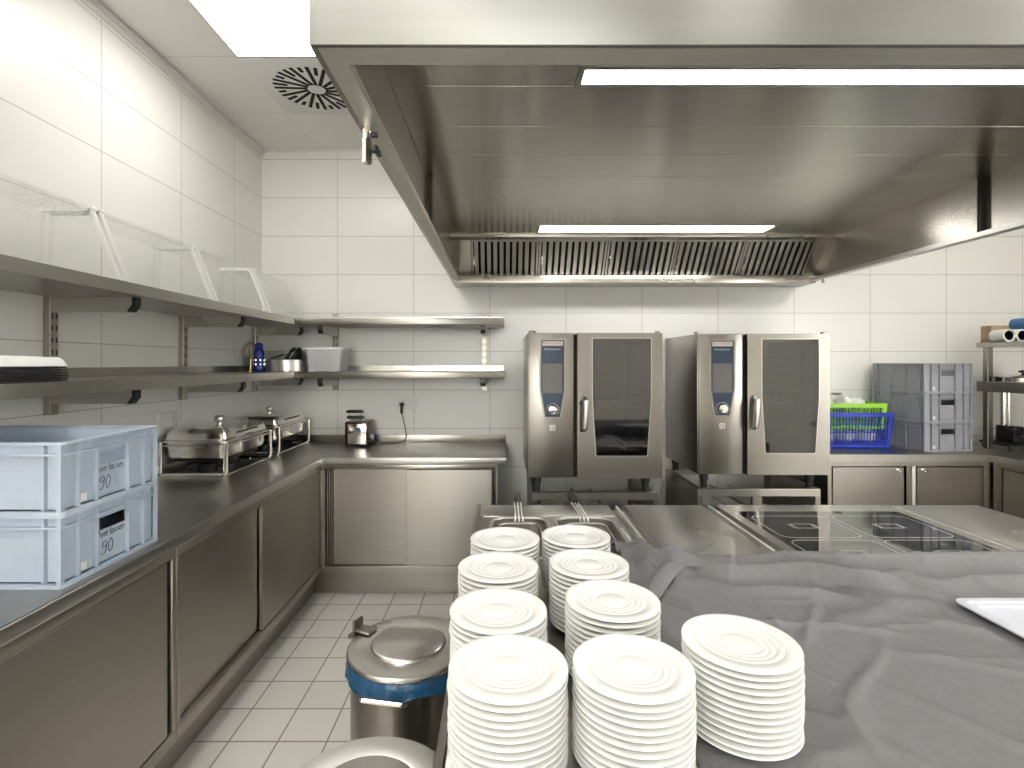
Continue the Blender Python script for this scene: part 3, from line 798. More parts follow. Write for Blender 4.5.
part('power_cable', b, M['black'], t)
b = BM(); cyl(b, (-.770, YB - .035, ZT + .222), (-.770, YB - .035, ZT + .285), .011, 12); cyl(b, (-.770, YB - .038, ZT + .290), (-.770, YB - .014, ZT + .290), .017, 14); part('plug', b, M['rubber'], t)

def socket(loc, side, label, w=.082, gangs=2, z=0):
    t = thing('wall_socket', label, 'socket', loc)
    b = BM()
    if side == 'b': box(b, -w * gangs / 2, w * gangs / 2, -.010, -.001, -.042, .042, .003)
    else: box(b, .001, .012, -w * gangs / 2, w * gangs / 2, -.042, .042, .003)
    p = part('frame', b, M['white'], t, True)
    for k in range(gangs):
        c = (k - (gangs - 1) / 2) * w
        b = BM()
        if side == 'b': ring(b, [(c + .033 * math.cos(a), .033 * math.sin(a)) for a in [2 * PI * i / 24 for i in range(24)]], [(c + .021 * math.cos(a), .021 * math.sin(a)) for a in [2 * PI * i / 24 for i in range(24)]], 'y', -.013, -.009)
        else: ring(b, [(c + .033 * math.cos(a), .033 * math.sin(a)) for a in [2 * PI * i / 24 for i in range(24)]], [(c + .021 * math.cos(a), .021 * math.sin(a)) for a in [2 * PI * i / 24 for i in range(24)]], 'x', .009, .013)
        part('outlet', b, M['white'], t, True)
socket((-.729, YB, 1.217), 'b', 'white double socket on the back wall with the toaster plugged in')
socket((XL, 2.905, 1.225), 'l', 'white double socket plate on the left wall above the chafing dish')

# ------------------------------------------------------------------ combi ovens on stands
def oven(loc, label):
    t = thing('combi_oven', label, 'oven', loc, 0, 'combi steamer ovens')
    W, D, H = .847, .67, .915
    b = BM()
    box(b, .006, .30, .02, D, 0, H, .004)                                    # left side: control compartment
    box(b, .30, W - .004, .05, D, 0, .10, .003); box(b, .30, W - .004, .05, D, .90, H, .003)
    box(b, W - .05, W - .004, .05, D, .10, .90); box(b, .30, W - .05, D - .03, D, .10, .90)
    part('body', b, M['steel_dim'], t, True)
    b = BM(); box(b, .302, W - .052, .06, D - .032, .101, .104); box(b, .302, W - .052, .06, D - .032, .896, .899)
    box(b, .302, .306, .06, D - .032, .104, .896); box(b, W - .056, W - .052, .06, D - .032, .104, .896); box(b, .306, W - .056, D - .037, D - .033, .104, .896)
    part('cavity', b, M['cavity'], t, True)
    b = BM()
    for k in range(10):
        z = .18 + k * .066
        for x in (.345, .75): tube(b, [(x, .10, z), (x, D - .08, z)], .005, 6)
    for y in (.12, .35, D - .1):
        for x in (.345, .75): tube(b, [(x, y, .13), (x, y, .86)], .005, 6)
    part('rack', b, M['chrome'], t, True)
    b = BM(); prism(b, [(.35, .44), (.70, .44), (.70, .452), (.35, .452)], 'y', .12, D - .1); part('oven_tray', b, M['satin'], t, True)
    # control front
    b = BM(); box(b, .012, .293, 0, .02, .004, H - .002, .004); cf = part('control_front', b, M['steel_dim'], t, True)
    fr = [(.076, .878), (.245, .878), (.245, .56), (.214, .375), (.107, .375), (.076, .56)]
    pn = [(.088, .868), (.233, .868), (.233, .56), (.205, .386), (.116, .386), (.088, .56)]
    b = BM(); ring(b, fr, pn, 'y', -.004, 0.001); part('panel_frame', b, M['steel_dim'], cf, True)
    b = BM(); prism(b, pn, 'y', -.003, .001); part('control_panel', b, M['navy'], cf, True)
    b = BM(); box(b, .0965, .222, -.0045, -.003, .533, .722, .001, 1); part('screen', b, M['screen'], cf, True)
    b = BM(); box(b, .0955, .225, -.0048, -.003, .834, .862, .002, 1); part('badge', b, M['white'], cf, True)
    b = text_bm('RATIONAL', .0245, .0008, lambda u, v, w: (.160 + u, -.0053 + w, .848 + v)); part('badge_lettering', b, M['red'], cf, True)
    b = text_bm('SelfCookingCenter', .0135, .0006, lambda u, v, w: (.160 + u, -.0036 + w, .812 + v)); part('model_lettering', b, M['white'], cf, True)
    b = BM()
    tube(b, [(.1605 + .040 * math.cos(a), -.0035, .43 + .040 * math.sin(a)) for a in [math.radians(d) for d in range(-50, 231, 10)]], .002, 6)
    part('dial_scale', b, M['satin'], cf, True)
    b = BM(); tube(b, [(.1605, -.003, .43), (.1605, -.02, .43), (.1605, -.026, .43), (.1605, -.028, .43)], [.030, .030, .026, .012], 28); part('dial', b, M['chrome'], cf, True)
    b = BM(); ring(b, rrect(.142, .178, .300, .336, .003, 1), rrect(.148, .172, .306, .330, .002, 1), 'y', -.0012, .001); prism(b, [(.150, .308), (.160, .308), (.170, .328), (.158, .322)], 'y', -.0012, .001); prism(b, [(.150, .318), (.156, .318), (.156, .328), (.150, .328)], 'y', -.0012, .001); part('emblem', b, M['white'], cf, True)
    # door with its tapering window
    b = BM()
    win = [(.409, .878), (.774, .878), (.774, .50), (.750, .150), (.745, .145), (.437, .145), (.431, .150), (.409, .50)]
    out = [(.314, H - .002), (W - .002, H - .002), (W - .002, .50), (W - .002, .10), (W - .002, .004), (.314, .004), (.314, .10), (.314, .50)]
    ring(b, out, win, 'y', -.022, .024)
    dr = part('door', b, M['steel_dim'], t, True)
    wi = [(x + (.010 if x < .6 else -.010), z + (.010 if z < .3 else (-.010 if z > .8 else 0))) for x, z in win]
    b = BM(); ring(b, [(x + (-.0045 if x < .6 else .0045), z + (-.0045 if z < .3 else (.0045 if z > .8 else 0))) for x, z in win], win, 'y', -.0235, -.021); part('window_trim', b, M['satin'], dr, True)
    b = BM(); ring(b, win, [(x + (.022 if x < .6 else -.022), z + (.022 if z < .3 else (-.022 if z > .8 else 0))) for x, z in win], 'y', -.010, -.006); part('window_border', b, M['black'], dr, True)
    b = BM(); prism(b, win, 'y', -.018, -.014); part('window', b, M['oven_glass'], dr, True)
    b = BM(); tube(b, [(.358, -.03, .505), (.362, -.055, .49), (.358, -.062, .40), (.352, -.055, .32), (.350, -.034, .305)], [.013, .018, .019, .018, .012], 14); hd = part('handle', b, M['satin'], dr, True)
    b = BM(); cyl(b, (.345, -.02, .475), (.345, -.05, .475), .022, 16); box(b, .331, .356, -.036, -.022, .295, .495, .004); part('latch', b, M['black'], hd, True)
    b = BM(); box(b, W - .04, W - .012, -.008, .022, H - .002, H + .012, .003); part('hinge', b, M['steel_dark'], t, True)
    b = BM(); tube(b, [(.02, .10, H), (.02, .10, H + .015), (.06, .16, H + .018), (.06, .22, H)], .006, 8); part('vent_pipe', b, M['steel_dark'], t, True)
    b = BM(); box(b, .294, .313, .004, .05, .01, H - .012); part('door_gap_shade', b, M['gap'], t, True)  # near-black filler, paints the shade in the gap beside the door
    for x, y in ((.065, .06), (.76, .06), (.065, .62), (.76, .62)):
        b = BM(); cyl(b, (x, y, 0), (x, y, -.04), .027, 16); cyl(b, (x, y, -.04), (x, y, -.0925), .022, 16); part('foot', b, M['rubber'], t, True)
    return t
OZ = .815
ov = oven((.1635, 3.27, OZ), 'steel combi oven with a dark glass door and blue control panel, left of two')
dup(ov, (1.273, 3.37, OZ), None, 'steel combi oven with a dark glass door and blue control panel, right of two')
def stand(loc, label):
    t = thing('oven_stand', label, 'stand', loc, 0, 'open steel oven stands')
    Z = .7215
    b = BM(); box(b, .0, .80, .0, .035, Z - .048, Z, .002, 1); part('top_rail', b, M['steel'], t, True)
    b = BM(); box(b, 0, .80, .625, .66, Z - .04, Z, .002, 1); part('top_rail', b, M['steel'], t, True)
    for x in (0, .765):
        b = BM(); box(b, x, x + .035, .035, .625, Z - .04, Z, .002, 1); part('side_rail', b, M['steel'], t, True)
    for x, y in ((0, 0), (.765, 0), (0, .625), (.765, .625)):
        b = BM(); box(b, x, x + .035, y, y + .035, .0, Z - .048, .002, 1); part('leg', b, M['steel_dim'], t, True)
    b = BM(); box(b, .36, .42, .002, .03, .16, Z - .048, .002, 1); part('centre_post', b, M['steel_dim'], t, True)
    b = BM(); box(b, .002, .008, .036, .624, .15, Z - .04); part('side_sheet', b, M['steel_dim'], t, True)
    b = BM(); box(b, .792, .798, .036, .624, .15, Z - .04); part('side_sheet', b, M['steel_dim'], t, True)
    b = BM(); box(b, .008, .792, .03, .63, .13, .15); part('floor_shelf', b, M['steel'], t, True)
    b = BM()
    for k in range(6):
        z = .60 - k * .075
        for x in (.05, .32, .46, .74): box(b, x, x + .02, .04, .62, z, z + .003)
    part('tray_runners', b, M['steel_dark'], t, True)
    return t
st = stand((.195, 3.285, 0), 'open steel stand carrying the left combi oven')
dup(st, (1.275, 3.375, 0), None, 'open steel stand carrying the right combi oven')
t = thing('drain_pipe', 'white drain pipe with a grey elbow between the two ovens', 'pipe', (1.16, 3.95, 0))
b = BM(); cyl(b, (1.17, 3.95, 0), (1.17, 3.95, .60), .055, 20); cyl(b, (1.17, 3.95, .60), (1.17, 3.95, .66), .062, 20); part('standpipe', b, M['pipe'], t)
b = BM(); tube(b, [(1.12, 3.95, .70), (1.17, 3.95, .70), (1.195, 3.95, .72), (1.195, 3.95, .80)], .022, 14); cyl(b, (1.17, 3.95, .66), (1.17, 3.95, .71), .024, 14); part('elbow', b, M['satin'], t)

# ------------------------------------------------------------------ right worktop, its cabinets
RY, RX = 3.48, 3.27
t = thing('worktop', 'stainless worktop in the right corner under the grey crates and blue basket', 'worktop', (3.2, 3.7, ZT))
b = BM(); prism(b, [(2.20, RY), (RX, RY), (RX, 1.2), (XR, 1.2), (XR, YB), (2.20, YB)], 'z', ZT - .05, ZT)
es = [e for e in b.edges if all(abs(v.co.z - ZT) < 1e-5 for v in e.verts)]
bmesh.ops.bevel(b, geom=es, offset=.004, segments=2, affect='EDGES', profile=.5)
part('top', b, M['steel_top'], t)
b = BM(); box(b, 2.20, XR - .002, YB - .008, YB - .001, ZT - .002, ZT + .05, .002); part('upstand', b, M['steel_x'], t)
t = thing('base_cabinet', 'steel base cabinet with two hinged doors below the grey crates', 'cabinet', (2.75, 3.75, 0))
yf = 3.515
b = BM(); box(b, 2.21, 2.222, yf + .02, YB - .01, .15, ZT - .051); box(b, 3.30, 3.312, yf + .02, YB - .01, .15, ZT - .051); box(b, 2.222, 3.30, YB - .022, YB - .01, .15, ZT - .051); box(b, 2.222, 3.3, yf + .02, YB - .022, .15, .162); part('carcass', b, M['steel_dim'], t)
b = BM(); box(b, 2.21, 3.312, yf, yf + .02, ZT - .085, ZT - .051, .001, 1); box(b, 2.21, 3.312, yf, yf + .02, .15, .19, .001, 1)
box(b, 3.262, 3.312, yf, yf + .02, .19, ZT - .085, .001, 1); box(b, 2.21, 2.235, yf, yf + .02, .19, ZT - .085); box(b, 2.742, 2.77, yf, yf + .02, .19, ZT - .085); part('front_frame', b, M['steel_dim'], t)
b = BM(); box(b, 2.775, 2.80, yf - .004, yf + .02, .19, ZT - .085, .001, 1); part('door_edge_strip', b, M['alu'], t, label='bright pale edge strip')
for x0, x1, hx in ((2.24, 2.722, 2.66), (2.808, 3.255, 2.83)):
    b = BM(); box(b, x0, x1, yf - .004, yf + .016, .195, ZT - .09, .002, 1); d = part('cabinet_door', b, M['steel_dim'], t)
    b = BM(); box(b, hx, hx + .045, yf - .012, yf - .004, ZT - .112, ZT - .102, .002); box(b, hx + .025, hx + .035, yf - .014, yf - .004, ZT - .128, ZT - .116, .002); part('hinge_clip', b, M['chrome'], d)
b = BM(); box(b, 2.21, 3.312, 3.58, 3.70, 0, .15); part('plinth', b, M['steel_dim'], t)
t = thing('base_cabinet', 'steel base cabinet running along the right wall below the corner shelf unit', 'cabinet', (3.7, 2.4, 0))
xf = 3.315
b = BM(); box(b, xf + .02, XR - .01, 1.25, 1.262, .15, ZT - .051); box(b, xf + .02, XR - .01, 3.49, 3.502, .15, ZT - .051); box(b, xf + .02, XR - .01, 1.262, 3.49, .15, .162); part('carcass', b, M['steel_dark'], t)
b = BM(); box(b, xf, xf + .02, 1.25, 3.502, ZT - .085, ZT - .051); box(b, xf, xf + .02, 1.25, 3.502, .15, .19)
for y in (1.25, 1.98, 2.72, 3.44): box(b, xf, xf + .02, y, y + .06, .19, ZT - .085)
part('front_frame', b, M['steel_dark'], t)
for y in (1.315, 2.045, 2.785):
    b = BM(); box(b, xf - .004, xf + .016, y, y + .645, .195, ZT - .09, .002, 1); part('cabinet_door', b, M['steel_dark'], t)
b = BM(); box(b, 3.38, 3.5, 1.25, 3.502, 0, .15); part('plinth', b, M['steel_dark'], t)

# baskets
def basket(name, label, mat, x0, x1, y0, y1, z0, z1, tap, rows, cols, solid_hi):
    t = thing(name, label, 'basket', ((x0 + x1) / 2, (y0 + y1) / 2, z0))
    def pt(face, u, v):
        k = tap * (1 - v)
        a0, a1, b0, b1 = x0 + k, x1 - k, y0 + k, y1 - k; z = z0 + (z1 - z0) * v
        return {'f': (a0 + (a1 - a0) * u, b0, z), 'b': (a0 + (a1 - a0) * u, b1, z), 'l': (a0, b0 + (b1 - b0) * u, z), 'r': (a1, b0 + (b1 - b0) * u, z)}[face]
    b = BM()
    for f in 'fblr':
        n = cols if f in 'fb' else max(4, int(cols * (y1 - y0) / (x1 - x0)))
        for k in range(n + 1):
            u = .06 + .88 * k / n
            tube(b, [pt(f, u, .0), pt(f, u, solid_hi)], .0035, 5)
        for v in rows:
            tube(b, [pt(f, 0, v), pt(f, 1, v)], .0035, 5)
        tube(b, [pt(f, 0, .05), pt(f, 1, .05)], .012, 6)
        for u in (.025, .975): tube(b, [pt(f, u, 0), pt(f, u, 1)], .013, 6)
    k = tap; box(b, x0 + k, x1 - k, y0 + k, y1 - k, z0, z0 + .005)
    part('mesh_body', b, mat, t)
    b = BM(); ring(b, rrect(x0 - .014, x1 + .014, y0 - .012, y1 + .012, .03), rrect(x0, x1, y0, y1, .02), 'z', z1 - .03, z1); part('rim', b, mat, t)
    return t
basket('plastic_basket', 'blue plastic mesh basket on the worktop left of the grey crates', M['basket_b'], 2.28, 2.805, 3.72, 4.02, ZT + .0005, ZT + .258, .02, (.13, .22, .45, .68), 20, .88)
basket('plastic_basket', 'lime green plastic basket sitting inside the blue one', M['basket_g'], 2.31, 2.775, 3.745, 3.995, ZT + .135, ZT + .322, .012, (.5,), 18, .9)
def lump(cx, cy, cz, rx, ry, rz_, seed, bm):
    r = bmesh.ops.create_icosphere(bm, subdivisions=3, radius=1)
    for v in r['verts']:
        n = 1 + .28 * noise.noise(v.co * 1.7 + Vector((seed, 0, 0))) + .12 * noise.noise(v.co * 4 + Vector((0, seed, 0)))
        v.co = Vector((cx + v.co.x * rx * n, cy + v.co.y * ry * n, max(cz - rz_ * .7, cz + v.co.z * rz_ * n)))
for k, (x, y, z, lab) in enumerate(((2.405, 3.86, ZT + .30, 'crumpled white cloth on the left of the lime basket'), (2.525, 3.84, ZT + .315, 'crumpled white cloth heaped in the middle of the lime basket'), (2.645, 3.88, ZT + .30, 'crumpled white cloth on the right of the heap in the lime basket'))):
    b = BM(); lump(x, y, z, .060, .07, .055, k * 3.1, b)
    solo('crumpled_cloth', b, M['linen'], lab, 'cloth', 'white cloths in the lime basket', 80)
for k, (x, lab) in enumerate(((2.40, 'white cloth showing through the mesh at the left of the blue basket'), (2.54, 'white cloth showing through the mesh in the middle of the blue basket'), (2.69, 'white cloth showing through the mesh at the right of the blue basket'))):
    b = BM(); lump(x, 3.86, ZT + .075, .058, .09, .055, 20 + k * 3.1, b)
    solo('crumpled_cloth', b, M['linen'], lab, 'cloth', 'white cloths in the blue basket', 80)
t = thing('ladle', 'dark steel ladle lying on the white cloth in the lime basket', 'ladle', (2.45, 3.84, ZT + .37))
b = BM(); tube(b, [(2.35, 3.84, ZT + .345), (2.42, 3.84, ZT + .375), (2.45, 3.84, ZT + .385)], .006, 8); part('shank', b, M['satin'], t)
b = BM(); lathe(b, [(.0, -.012), (.028, -.006), (.036, .008), (.034, .008), (.026, -.003), (0, -.008)], (2.478, 3.84, ZT + .385), 20); part('bowl', b, M['steel_dark'], t)

# corner shelf unit with its load
t = thing('shelf_unit', 'steel two-tier shelf unit standing on the worktop in the right corner', 'shelf unit', (3.66, 3.2, ZT))
ux0, ux1, uy0, uy1 = 3.471, 3.86, 2.55, 3.80
for x, y in ((ux0 + .016, uy0 + .03), (ux1 - .056, uy0 + .03), (ux0 + .016, uy1 - .075), (ux1 - .056, uy1 - .075)):
    b = BM(); box(b, x, x + .04, y, y + .04, ZT + .0005, 1.654, .003, 1); part('post', b, M['steel_dim'], t)
b = BM(); box(b, ux0, ux1, uy0, uy1, 1.654, 1.686, .002, 1); part('top_shelf', b, M['steel_y'], t)
b = BM(); box(b, ux0 + .003, ux1, uy0, uy1, 1.335, 1.408, .002, 1); part('middle_shelf', b, M['steel_dark'], t)
b = BM(); box(b, 3.500, 3.80, 3.715, 3.795, 1.6865, 1.808, .002, 1); box(b, 3.499, 3.801, 3.752, 3.758, 1.8075, 1.8085); solo('cardboard_box', b, M['card'], 'brown cardboard box behind the rolls on the corner shelf', 'box')
for x, z, mt, lab in ((3.525, 1.7315, 'paper', 'white foil roll on the corner shelf, left of two'), (3.617, 1.7315, 'paper', 'white foil roll on the corner shelf, right of two'), (3.668, 1.812, 'bluefoil', 'blue roll lying on top of the white rolls')):
    t = thing('foil_roll', lab, 'roll', (x, 3.65, z - .0445), 0, 'rolls on the corner shelf')
    n = 28; ca = [(math.cos(2 * PI * i / n), math.sin(2 * PI * i / n)) for i in range(n)]
    b = BM(); ring(b, [(x + .0445 * c, z + .0445 * s) for c, s in ca], [(x + .034 * c, z + .034 * s) for c, s in ca], 'y', 3.605, 3.712); part('wrap', b, M[mt], t)
    b = BM(); ring(b, [(x + .034 * c, z + .034 * s) for c, s in ca], [(x + .031 * c, z + .031 * s) for c, s in ca], 'y', 3.612, 3.710); prism(b, [(x + .034 * c, z + .034 * s) for c, s in ca], 'y', 3.706, 3.710); part('core', b, M['black'], t)
def pot(cx, cy, z, r, h, label):
    t = thing('cooking_pot', label, 'pot', (cx, cy, z))
    b = BM(); lathe(b, [(0, 0), (r - .004, 0), (r, .004), (r, h), (r + .006, h + .003), (r, h + .004), (r - .004, h), (r - .004, .006), (0, .006)], (cx, cy, z), 40); part('body', b, M['chrome'], t)
    b = BM(); lathe(b, [(r + .004, h + .0045), (r - .01, h + .012), (r * .5, h + .020), (0, h + .024)], (cx, cy, z), 40); l = part('lid', b, M['chrome'], t)
    b = BM(); lathe(b, [(0, 0), (.010, 0), (.009, .01), (.024, .016), (.026, .024), (.015, .03), (0, .031)], (cx, cy, z + h + .023), 20); part('knob', b, M['black'], l)
pot(3.635, 3.62, 1.4085, .12, .028, 'low steel pan with a black lid knob on the corner shelf unit')
b = BM(); lathe(b, [(0, 0), (.036, 0), (.040, .004), (.040, .030), (.042, .032), (.036, .034), (0, .034)], (3.535, 3.74, 1.4085), 28); solo('black_tin', b, M['black'], 'small flat black tin on the corner shelf unit, left of the pan', 'tin')
t = thing('slicing_machine', 'black and chrome kitchen machine under the corner shelf unit', 'kitchen machine', (3.62, 3.68, ZT))
b = BM(); box(b, 3.45, 3.80, 3.69, 3.93, ZT + .03, ZT + .05, .004); box(b, 3.50, 3.58, 3.72, 3.86, ZT + .05, ZT + .17, .012, 3)
for x in (3.47, 3.78):
    for y in (3.71, 3.91): cyl(b, (x, y, ZT + .0005), (x, y, ZT + .032), .014, 12)
bmesh.ops.translate(b, vec=(.07, -.10, 0), verts=b.verts); part('base', b, M['black'], t)
b = BM(); cyl(b, (3.545, 3.84, ZT + .17), (3.545, 3.84, ZT + .41), .022, 18); cyl(b, (3.60, 3.86, ZT + .05), (3.60, 3.86, ZT + .40), .014, 14); cyl(b, (3.48, 3.90, ZT + .05), (3.48, 3.90, ZT + .38), .010, 12); bmesh.ops.translate(b, vec=(.07, -.10, 0), verts=b.verts); part('column', b, M['chrome'], t)
b = BM(); tube(b, [(3.52, 3.70, ZT + .10), (3.60, 3.69, ZT + .16), (3.70, 3.68, ZT + .24), (3.74, 3.68, ZT + .31)], .010, 10); cyl(b, (3.74, 3.68, ZT + .30), (3.75, 3.68, ZT + .36), .015, 12); tube(b, [(3.42, 3.70, ZT + .17), (3.52, 3.71, ZT + .12)], .006, 8); bmesh.ops.translate(b, vec=(.07, -.10, 0), verts=b.verts); part('lever', b, M['black'], t)
b = BM(); lathe(b, [(0, 0), (.060, 0), (.062, .003), (.062, .060), (.058, .064), (0, .064)], (3.69, 3.79, ZT + .051), 32); bmesh.ops.translate(b, vec=(.07, -.10, 0), verts=b.verts); part('bowl', b, M['chrome'], t)

# ------------------------------------------------------------------ cooking block
ZB = .88; BY0, BY1 = .45, 2.417
def unit_body(t, x0, x1, mat='steel_dim'):
    b = BM(); box(b, x0 + (.035 if x0 < 0 else 0), x1 - (.035 if x1 > 2 else 0), BY0 + .03, BY1 - .03, .10, ZB - .08); part('body', b, M[mat], t)
    b = BM(); box(b, x0 + .08, x1 - .03, BY0 + .1, BY1 - .1, 0, .10); part('plinth', b, M['steel_dark'], t)
# fryer unit with two basins
t = thing('deep_fryer', 'steel twin fryer unit at the left end of the cooking block, under the plates', 'fryer', (.2, 1.43, 0))
unit_body(t, -.111, .498)
b = BM()
wells = [(-.04, .19, 1.74, 2.205), (.225, .465, 1.74, 2.205)]
box(b, -.111, .498, BY0, 1.70, ZB - .08, ZB, .003); box(b, -.111, .498, 2.245, BY1, ZB - .08, ZB, .003)
box(b, -.111, -.075, 1.70, 2.245, ZB - .08, ZB); box(b, .205, .212, 1.70, 2.245, ZB - .08, ZB); box(b, .490, .498, 1.70, 2.245, ZB - .08, ZB)
for (a, c, d, e), (oa, oc) in zip(wells, ((-.075, .205), (.212, .490))):
    o = [(oc, 2.245)] * 6 + [(oa, 2.245)] * 6 + [(oa, 1.70)] * 6 + [(oc, 1.70)] * 6
    inn = rrect(a, c, d, e, .07)
    A = [b.verts.new((x, y, ZB - .004)) for x, y in inn]; Bt = [b.verts.new((x, y, ZB - .004)) for x, y in [(oc, 2.245), (oa, 2.245), (oa, 1.70), (oc, 1.70)]]
    for q in range(4):
        for k in range(5): b.faces.new((A[q * 6 + k], A[q * 6 + k + 1], Bt[q]))
        b.faces.new((A[q * 6 + 5], A[(q * 6 + 6) % 24], Bt[(q + 1) % 4], Bt[q]))
box(b, -.111, -.093, BY0, BY1, ZB, ZB + .006, .002, 1)
part('top', b, M['steel'], t)
for a, c, d, e in wells:
    b = BM(); I = rrect(a, c, d, e, .07); n = len(I)
    tube(b, [(x, y, ZB + .002) for x, y in I], .009, 8, closed=True)
    A = [b.verts.new((x, y, ZB)) for x, y in I]; Bm = [b.verts.new((x, y, ZB - .20)) for x, y in I]
    for i in range(n): b.faces.new((A[i], A[(i + 1) % n], Bm[(i + 1) % n], Bm[i]))
    b.faces.new(Bm)
    part('basin', b, M['satin'], t, ang=60)
b = BM(); tube(b, [(.478, 1.93, ZB + .004), (.478, 2.06, ZB + .004)], .005, 8); part('level_bar', b, M['alu'], t)
# fry baskets, handles pointing to the far side
for x, lean, lab in ((.075, -.0, 'wire fry basket with a chrome and dark grip in the left fryer basin'), (.348, -.012, 'wire fry basket with a dark grip in the right fryer basin')):
    t = thing('fry_basket', lab, 'fry basket', (x, 1.98, ZB - .15), 0, 'fry baskets')
    hw = .085; b = BM()
    I = rrect(x - hw, x + hw, 1.77, 2.175, .05)
    tube(b, [(u, v, ZB - .012) for u, v in I], .005, 8, closed=True)
    tube(b, [(x + (u - x) * .94, 1.97 + (v - 1.97) * .96, ZB - .15) for u, v in I], .004, 6, closed=True)
    for i in range(0, len(I)): tube(b, [(I[i][0], I[i][1], ZB - .012), (x + (I[i][0] - x) * .94, 1.97 + (I[i][1] - 1.97) * .96, ZB - .15)], .0018, 4)
    for k in range(9):
        y = 1.80 + k * .043; tube(b, [(x - hw * .93, y, ZB - .15), (x + hw * .93, y, ZB - .15)], .0018, 4)
    part('wire_body', b, M['satin'], t, ang=60)
    b = BM()
    for s in (-.014, 0, .014): tube(b, [(x + s * 1.2, 2.165, ZB - .002), (x + s, 2.20, ZB + .014), (x + s + lean, 2.38, ZB + .022)], .0035, 8)
    hd = part('handle_rods', b, M['alu'], t, ang=60)
    b = BM(); tube(b, [(x + lean, 2.37, ZB + .022), (x + lean, 2.385, ZB + .023), (x + lean * 1.6, 2.43, ZB + .030), (x + lean * 1.8, 2.47, ZB + .036)], [.014, .018, .018, .014], 14, rz=None); part('grip', b, M['black'] if lean else M['flange'], hd, ang=60)
# flat steel unit
t = thing('griddle_unit', 'plain pale steel top between the fryer and the induction hob', 'cooking unit', (.75, 1.43, 0))
unit_body(t, .571, .932)
b = BM(); box(b, .571, .932, BY0, BY1, ZB - .08, ZB, .002, 2); part('top', b, M['steel_light'], t)
# induction hob
t = thing('induction_hob', 'four-zone black glass induction hob set in a steel frame', 'hob', (1.4, 1.43, 0))
unit_body(t, .998, 1.800)
gx0, gx1, gy0, gy1 = 1.04, 1.762, .75, 2.318
b = BM(); ring(b, [(.998, BY0), (1.800, BY0), (1.800, BY1), (.998, BY1)], [(gx0, gy0), (gx1, gy0), (gx1, gy1), (gx0, gy1)], 'z', ZB - .08, ZB); part('top', b, M['steel_light'], t)
b = BM(); box(b, gx0 + .001, gx1 - .001, gy0 + .001, gy1 - .001, ZB - .02, ZB - .001); gl = part('glass', b, M['glass_k'], t)
zz = ZB - .0007
for x0, x1 in ((1.068, 1.385), (1.412, 1.735)):
    for y0, y1 in ((1.968, 2.248), (1.665, 1.942)):
        b = BM(); o = rrect(x0, x1, y0, y1, .04); i = rrect(x0 + .003, x1 - .003, y0 + .003, y1 - .003, .037)
        ring(b, o, i, 'z', zz - .0006, zz + .0003); part('zone_outline', b, M['line'], gl)
        cx, cy = (x0 + x1) / 2, (y0 + y1) / 2
        b = BM()
        for dx in (-.050, -.040, .040, .050): box(b, cx + dx - .0015, cx + dx + .0015, cy - .028, cy + .028, zz - .0006, zz + .0003)
        for dy in (-.026, .026): box(b, cx - .039, cx + .039, cy + dy - .0012, cy + dy + .0012, zz - .0006, zz + .0003)
        part('zone_mark', b, M['line'], gl)
# plain worktop unit
t = thing('worktop_unit', 'plain steel worktop unit at the right end of the cooking block', 'cooking unit', (2.03, 1.43, 0))
unit_body(t, 1.838, 2.215)
b = BM(); box(b, 1.838, 2.215, BY0, BY1, ZB - .08, ZB, .002, 2); part('top', b, M['steel_light'], t)
# the joints between units: a dark channel with a bright strip in it
for x0, x1, lab in ((.498, .571, 'steel joint channel between the fryer and the plain steel top'), (.932, .998, 'steel joint channel left of the induction hob'), (1.800, 1.838, 'steel joint channel right of the induction hob')):
    t = thing('joint_channel', lab, 'trim strip', ((x0 + x1) / 2, 1.43, 0), 0, 'joint channels of the cooking block')
    b = BM(); box(b, x0 + .0005, x1 - .0005, BY0 + .03, BY1 - .004, 0, ZB - .026); part('channel', b, M['steel_dark'], t)
    b = BM(); c = x0 + (x1 - x0) * .40; box(b, c, c + .012, BY0 + .03, BY1 - .004, ZB - .026, ZB - .001, .002, 2); part('strip', b, M['alu'], t)

# ------------------------------------------------------------------ grey cloth over the front of the block
def sstep(a, c, v):
    t_ = max(0, min(1, (v - a) / (c - a))); return t_ * t_ * (3 - 2 * t_)
def crease(x, y, x0, y0, x1, y1, wdt, amp):
    """a soft ridge along a segment, fading at its ends"""
    dx, dy = x1 - x0, y1 - y0; L2 = dx * dx + dy * dy
    q = ((x - x0) * dx + (y - y0) * dy) / L2
    if q < -.1 or q > 1.1: return 0
    d_ = abs((x - x0) * dy - (y - y0) * dx) / math.sqrt(L2)
    return amp * math.exp(-(d_ / wdt) ** 2) * sstep(-.1, .25, q) * sstep(1.1, .75, q)
CREASES = [(.75, 1.10, 1.05, .62, .012, .007), (.62, 1.32, .98, 1.26, .012, .006), (.98, 1.52, 1.04, 1.34, .010, .012), (1.05, 1.34, 1.22, 1.22, .012, .007),
           (1.10, 1.55, 1.34, 1.40, .014, .014), (1.34, 1.52, 1.50, 1.40, .012, .010), (.92, 1.18, 1.22, 1.02, .010, .006), (.66, .92, .72, .62, .012, .006),
           (1.1, .95, 1.5, .80, .012, .007), (.86, 1.42, .70, 1.20, .012, .005), (1.55, 1.60, 1.9, 1.45, .016, .012), (.72, 1.50, .95, 1.44, .012, .008), (1.18, 1.42, 1.20, 1.26, .010, .008)]
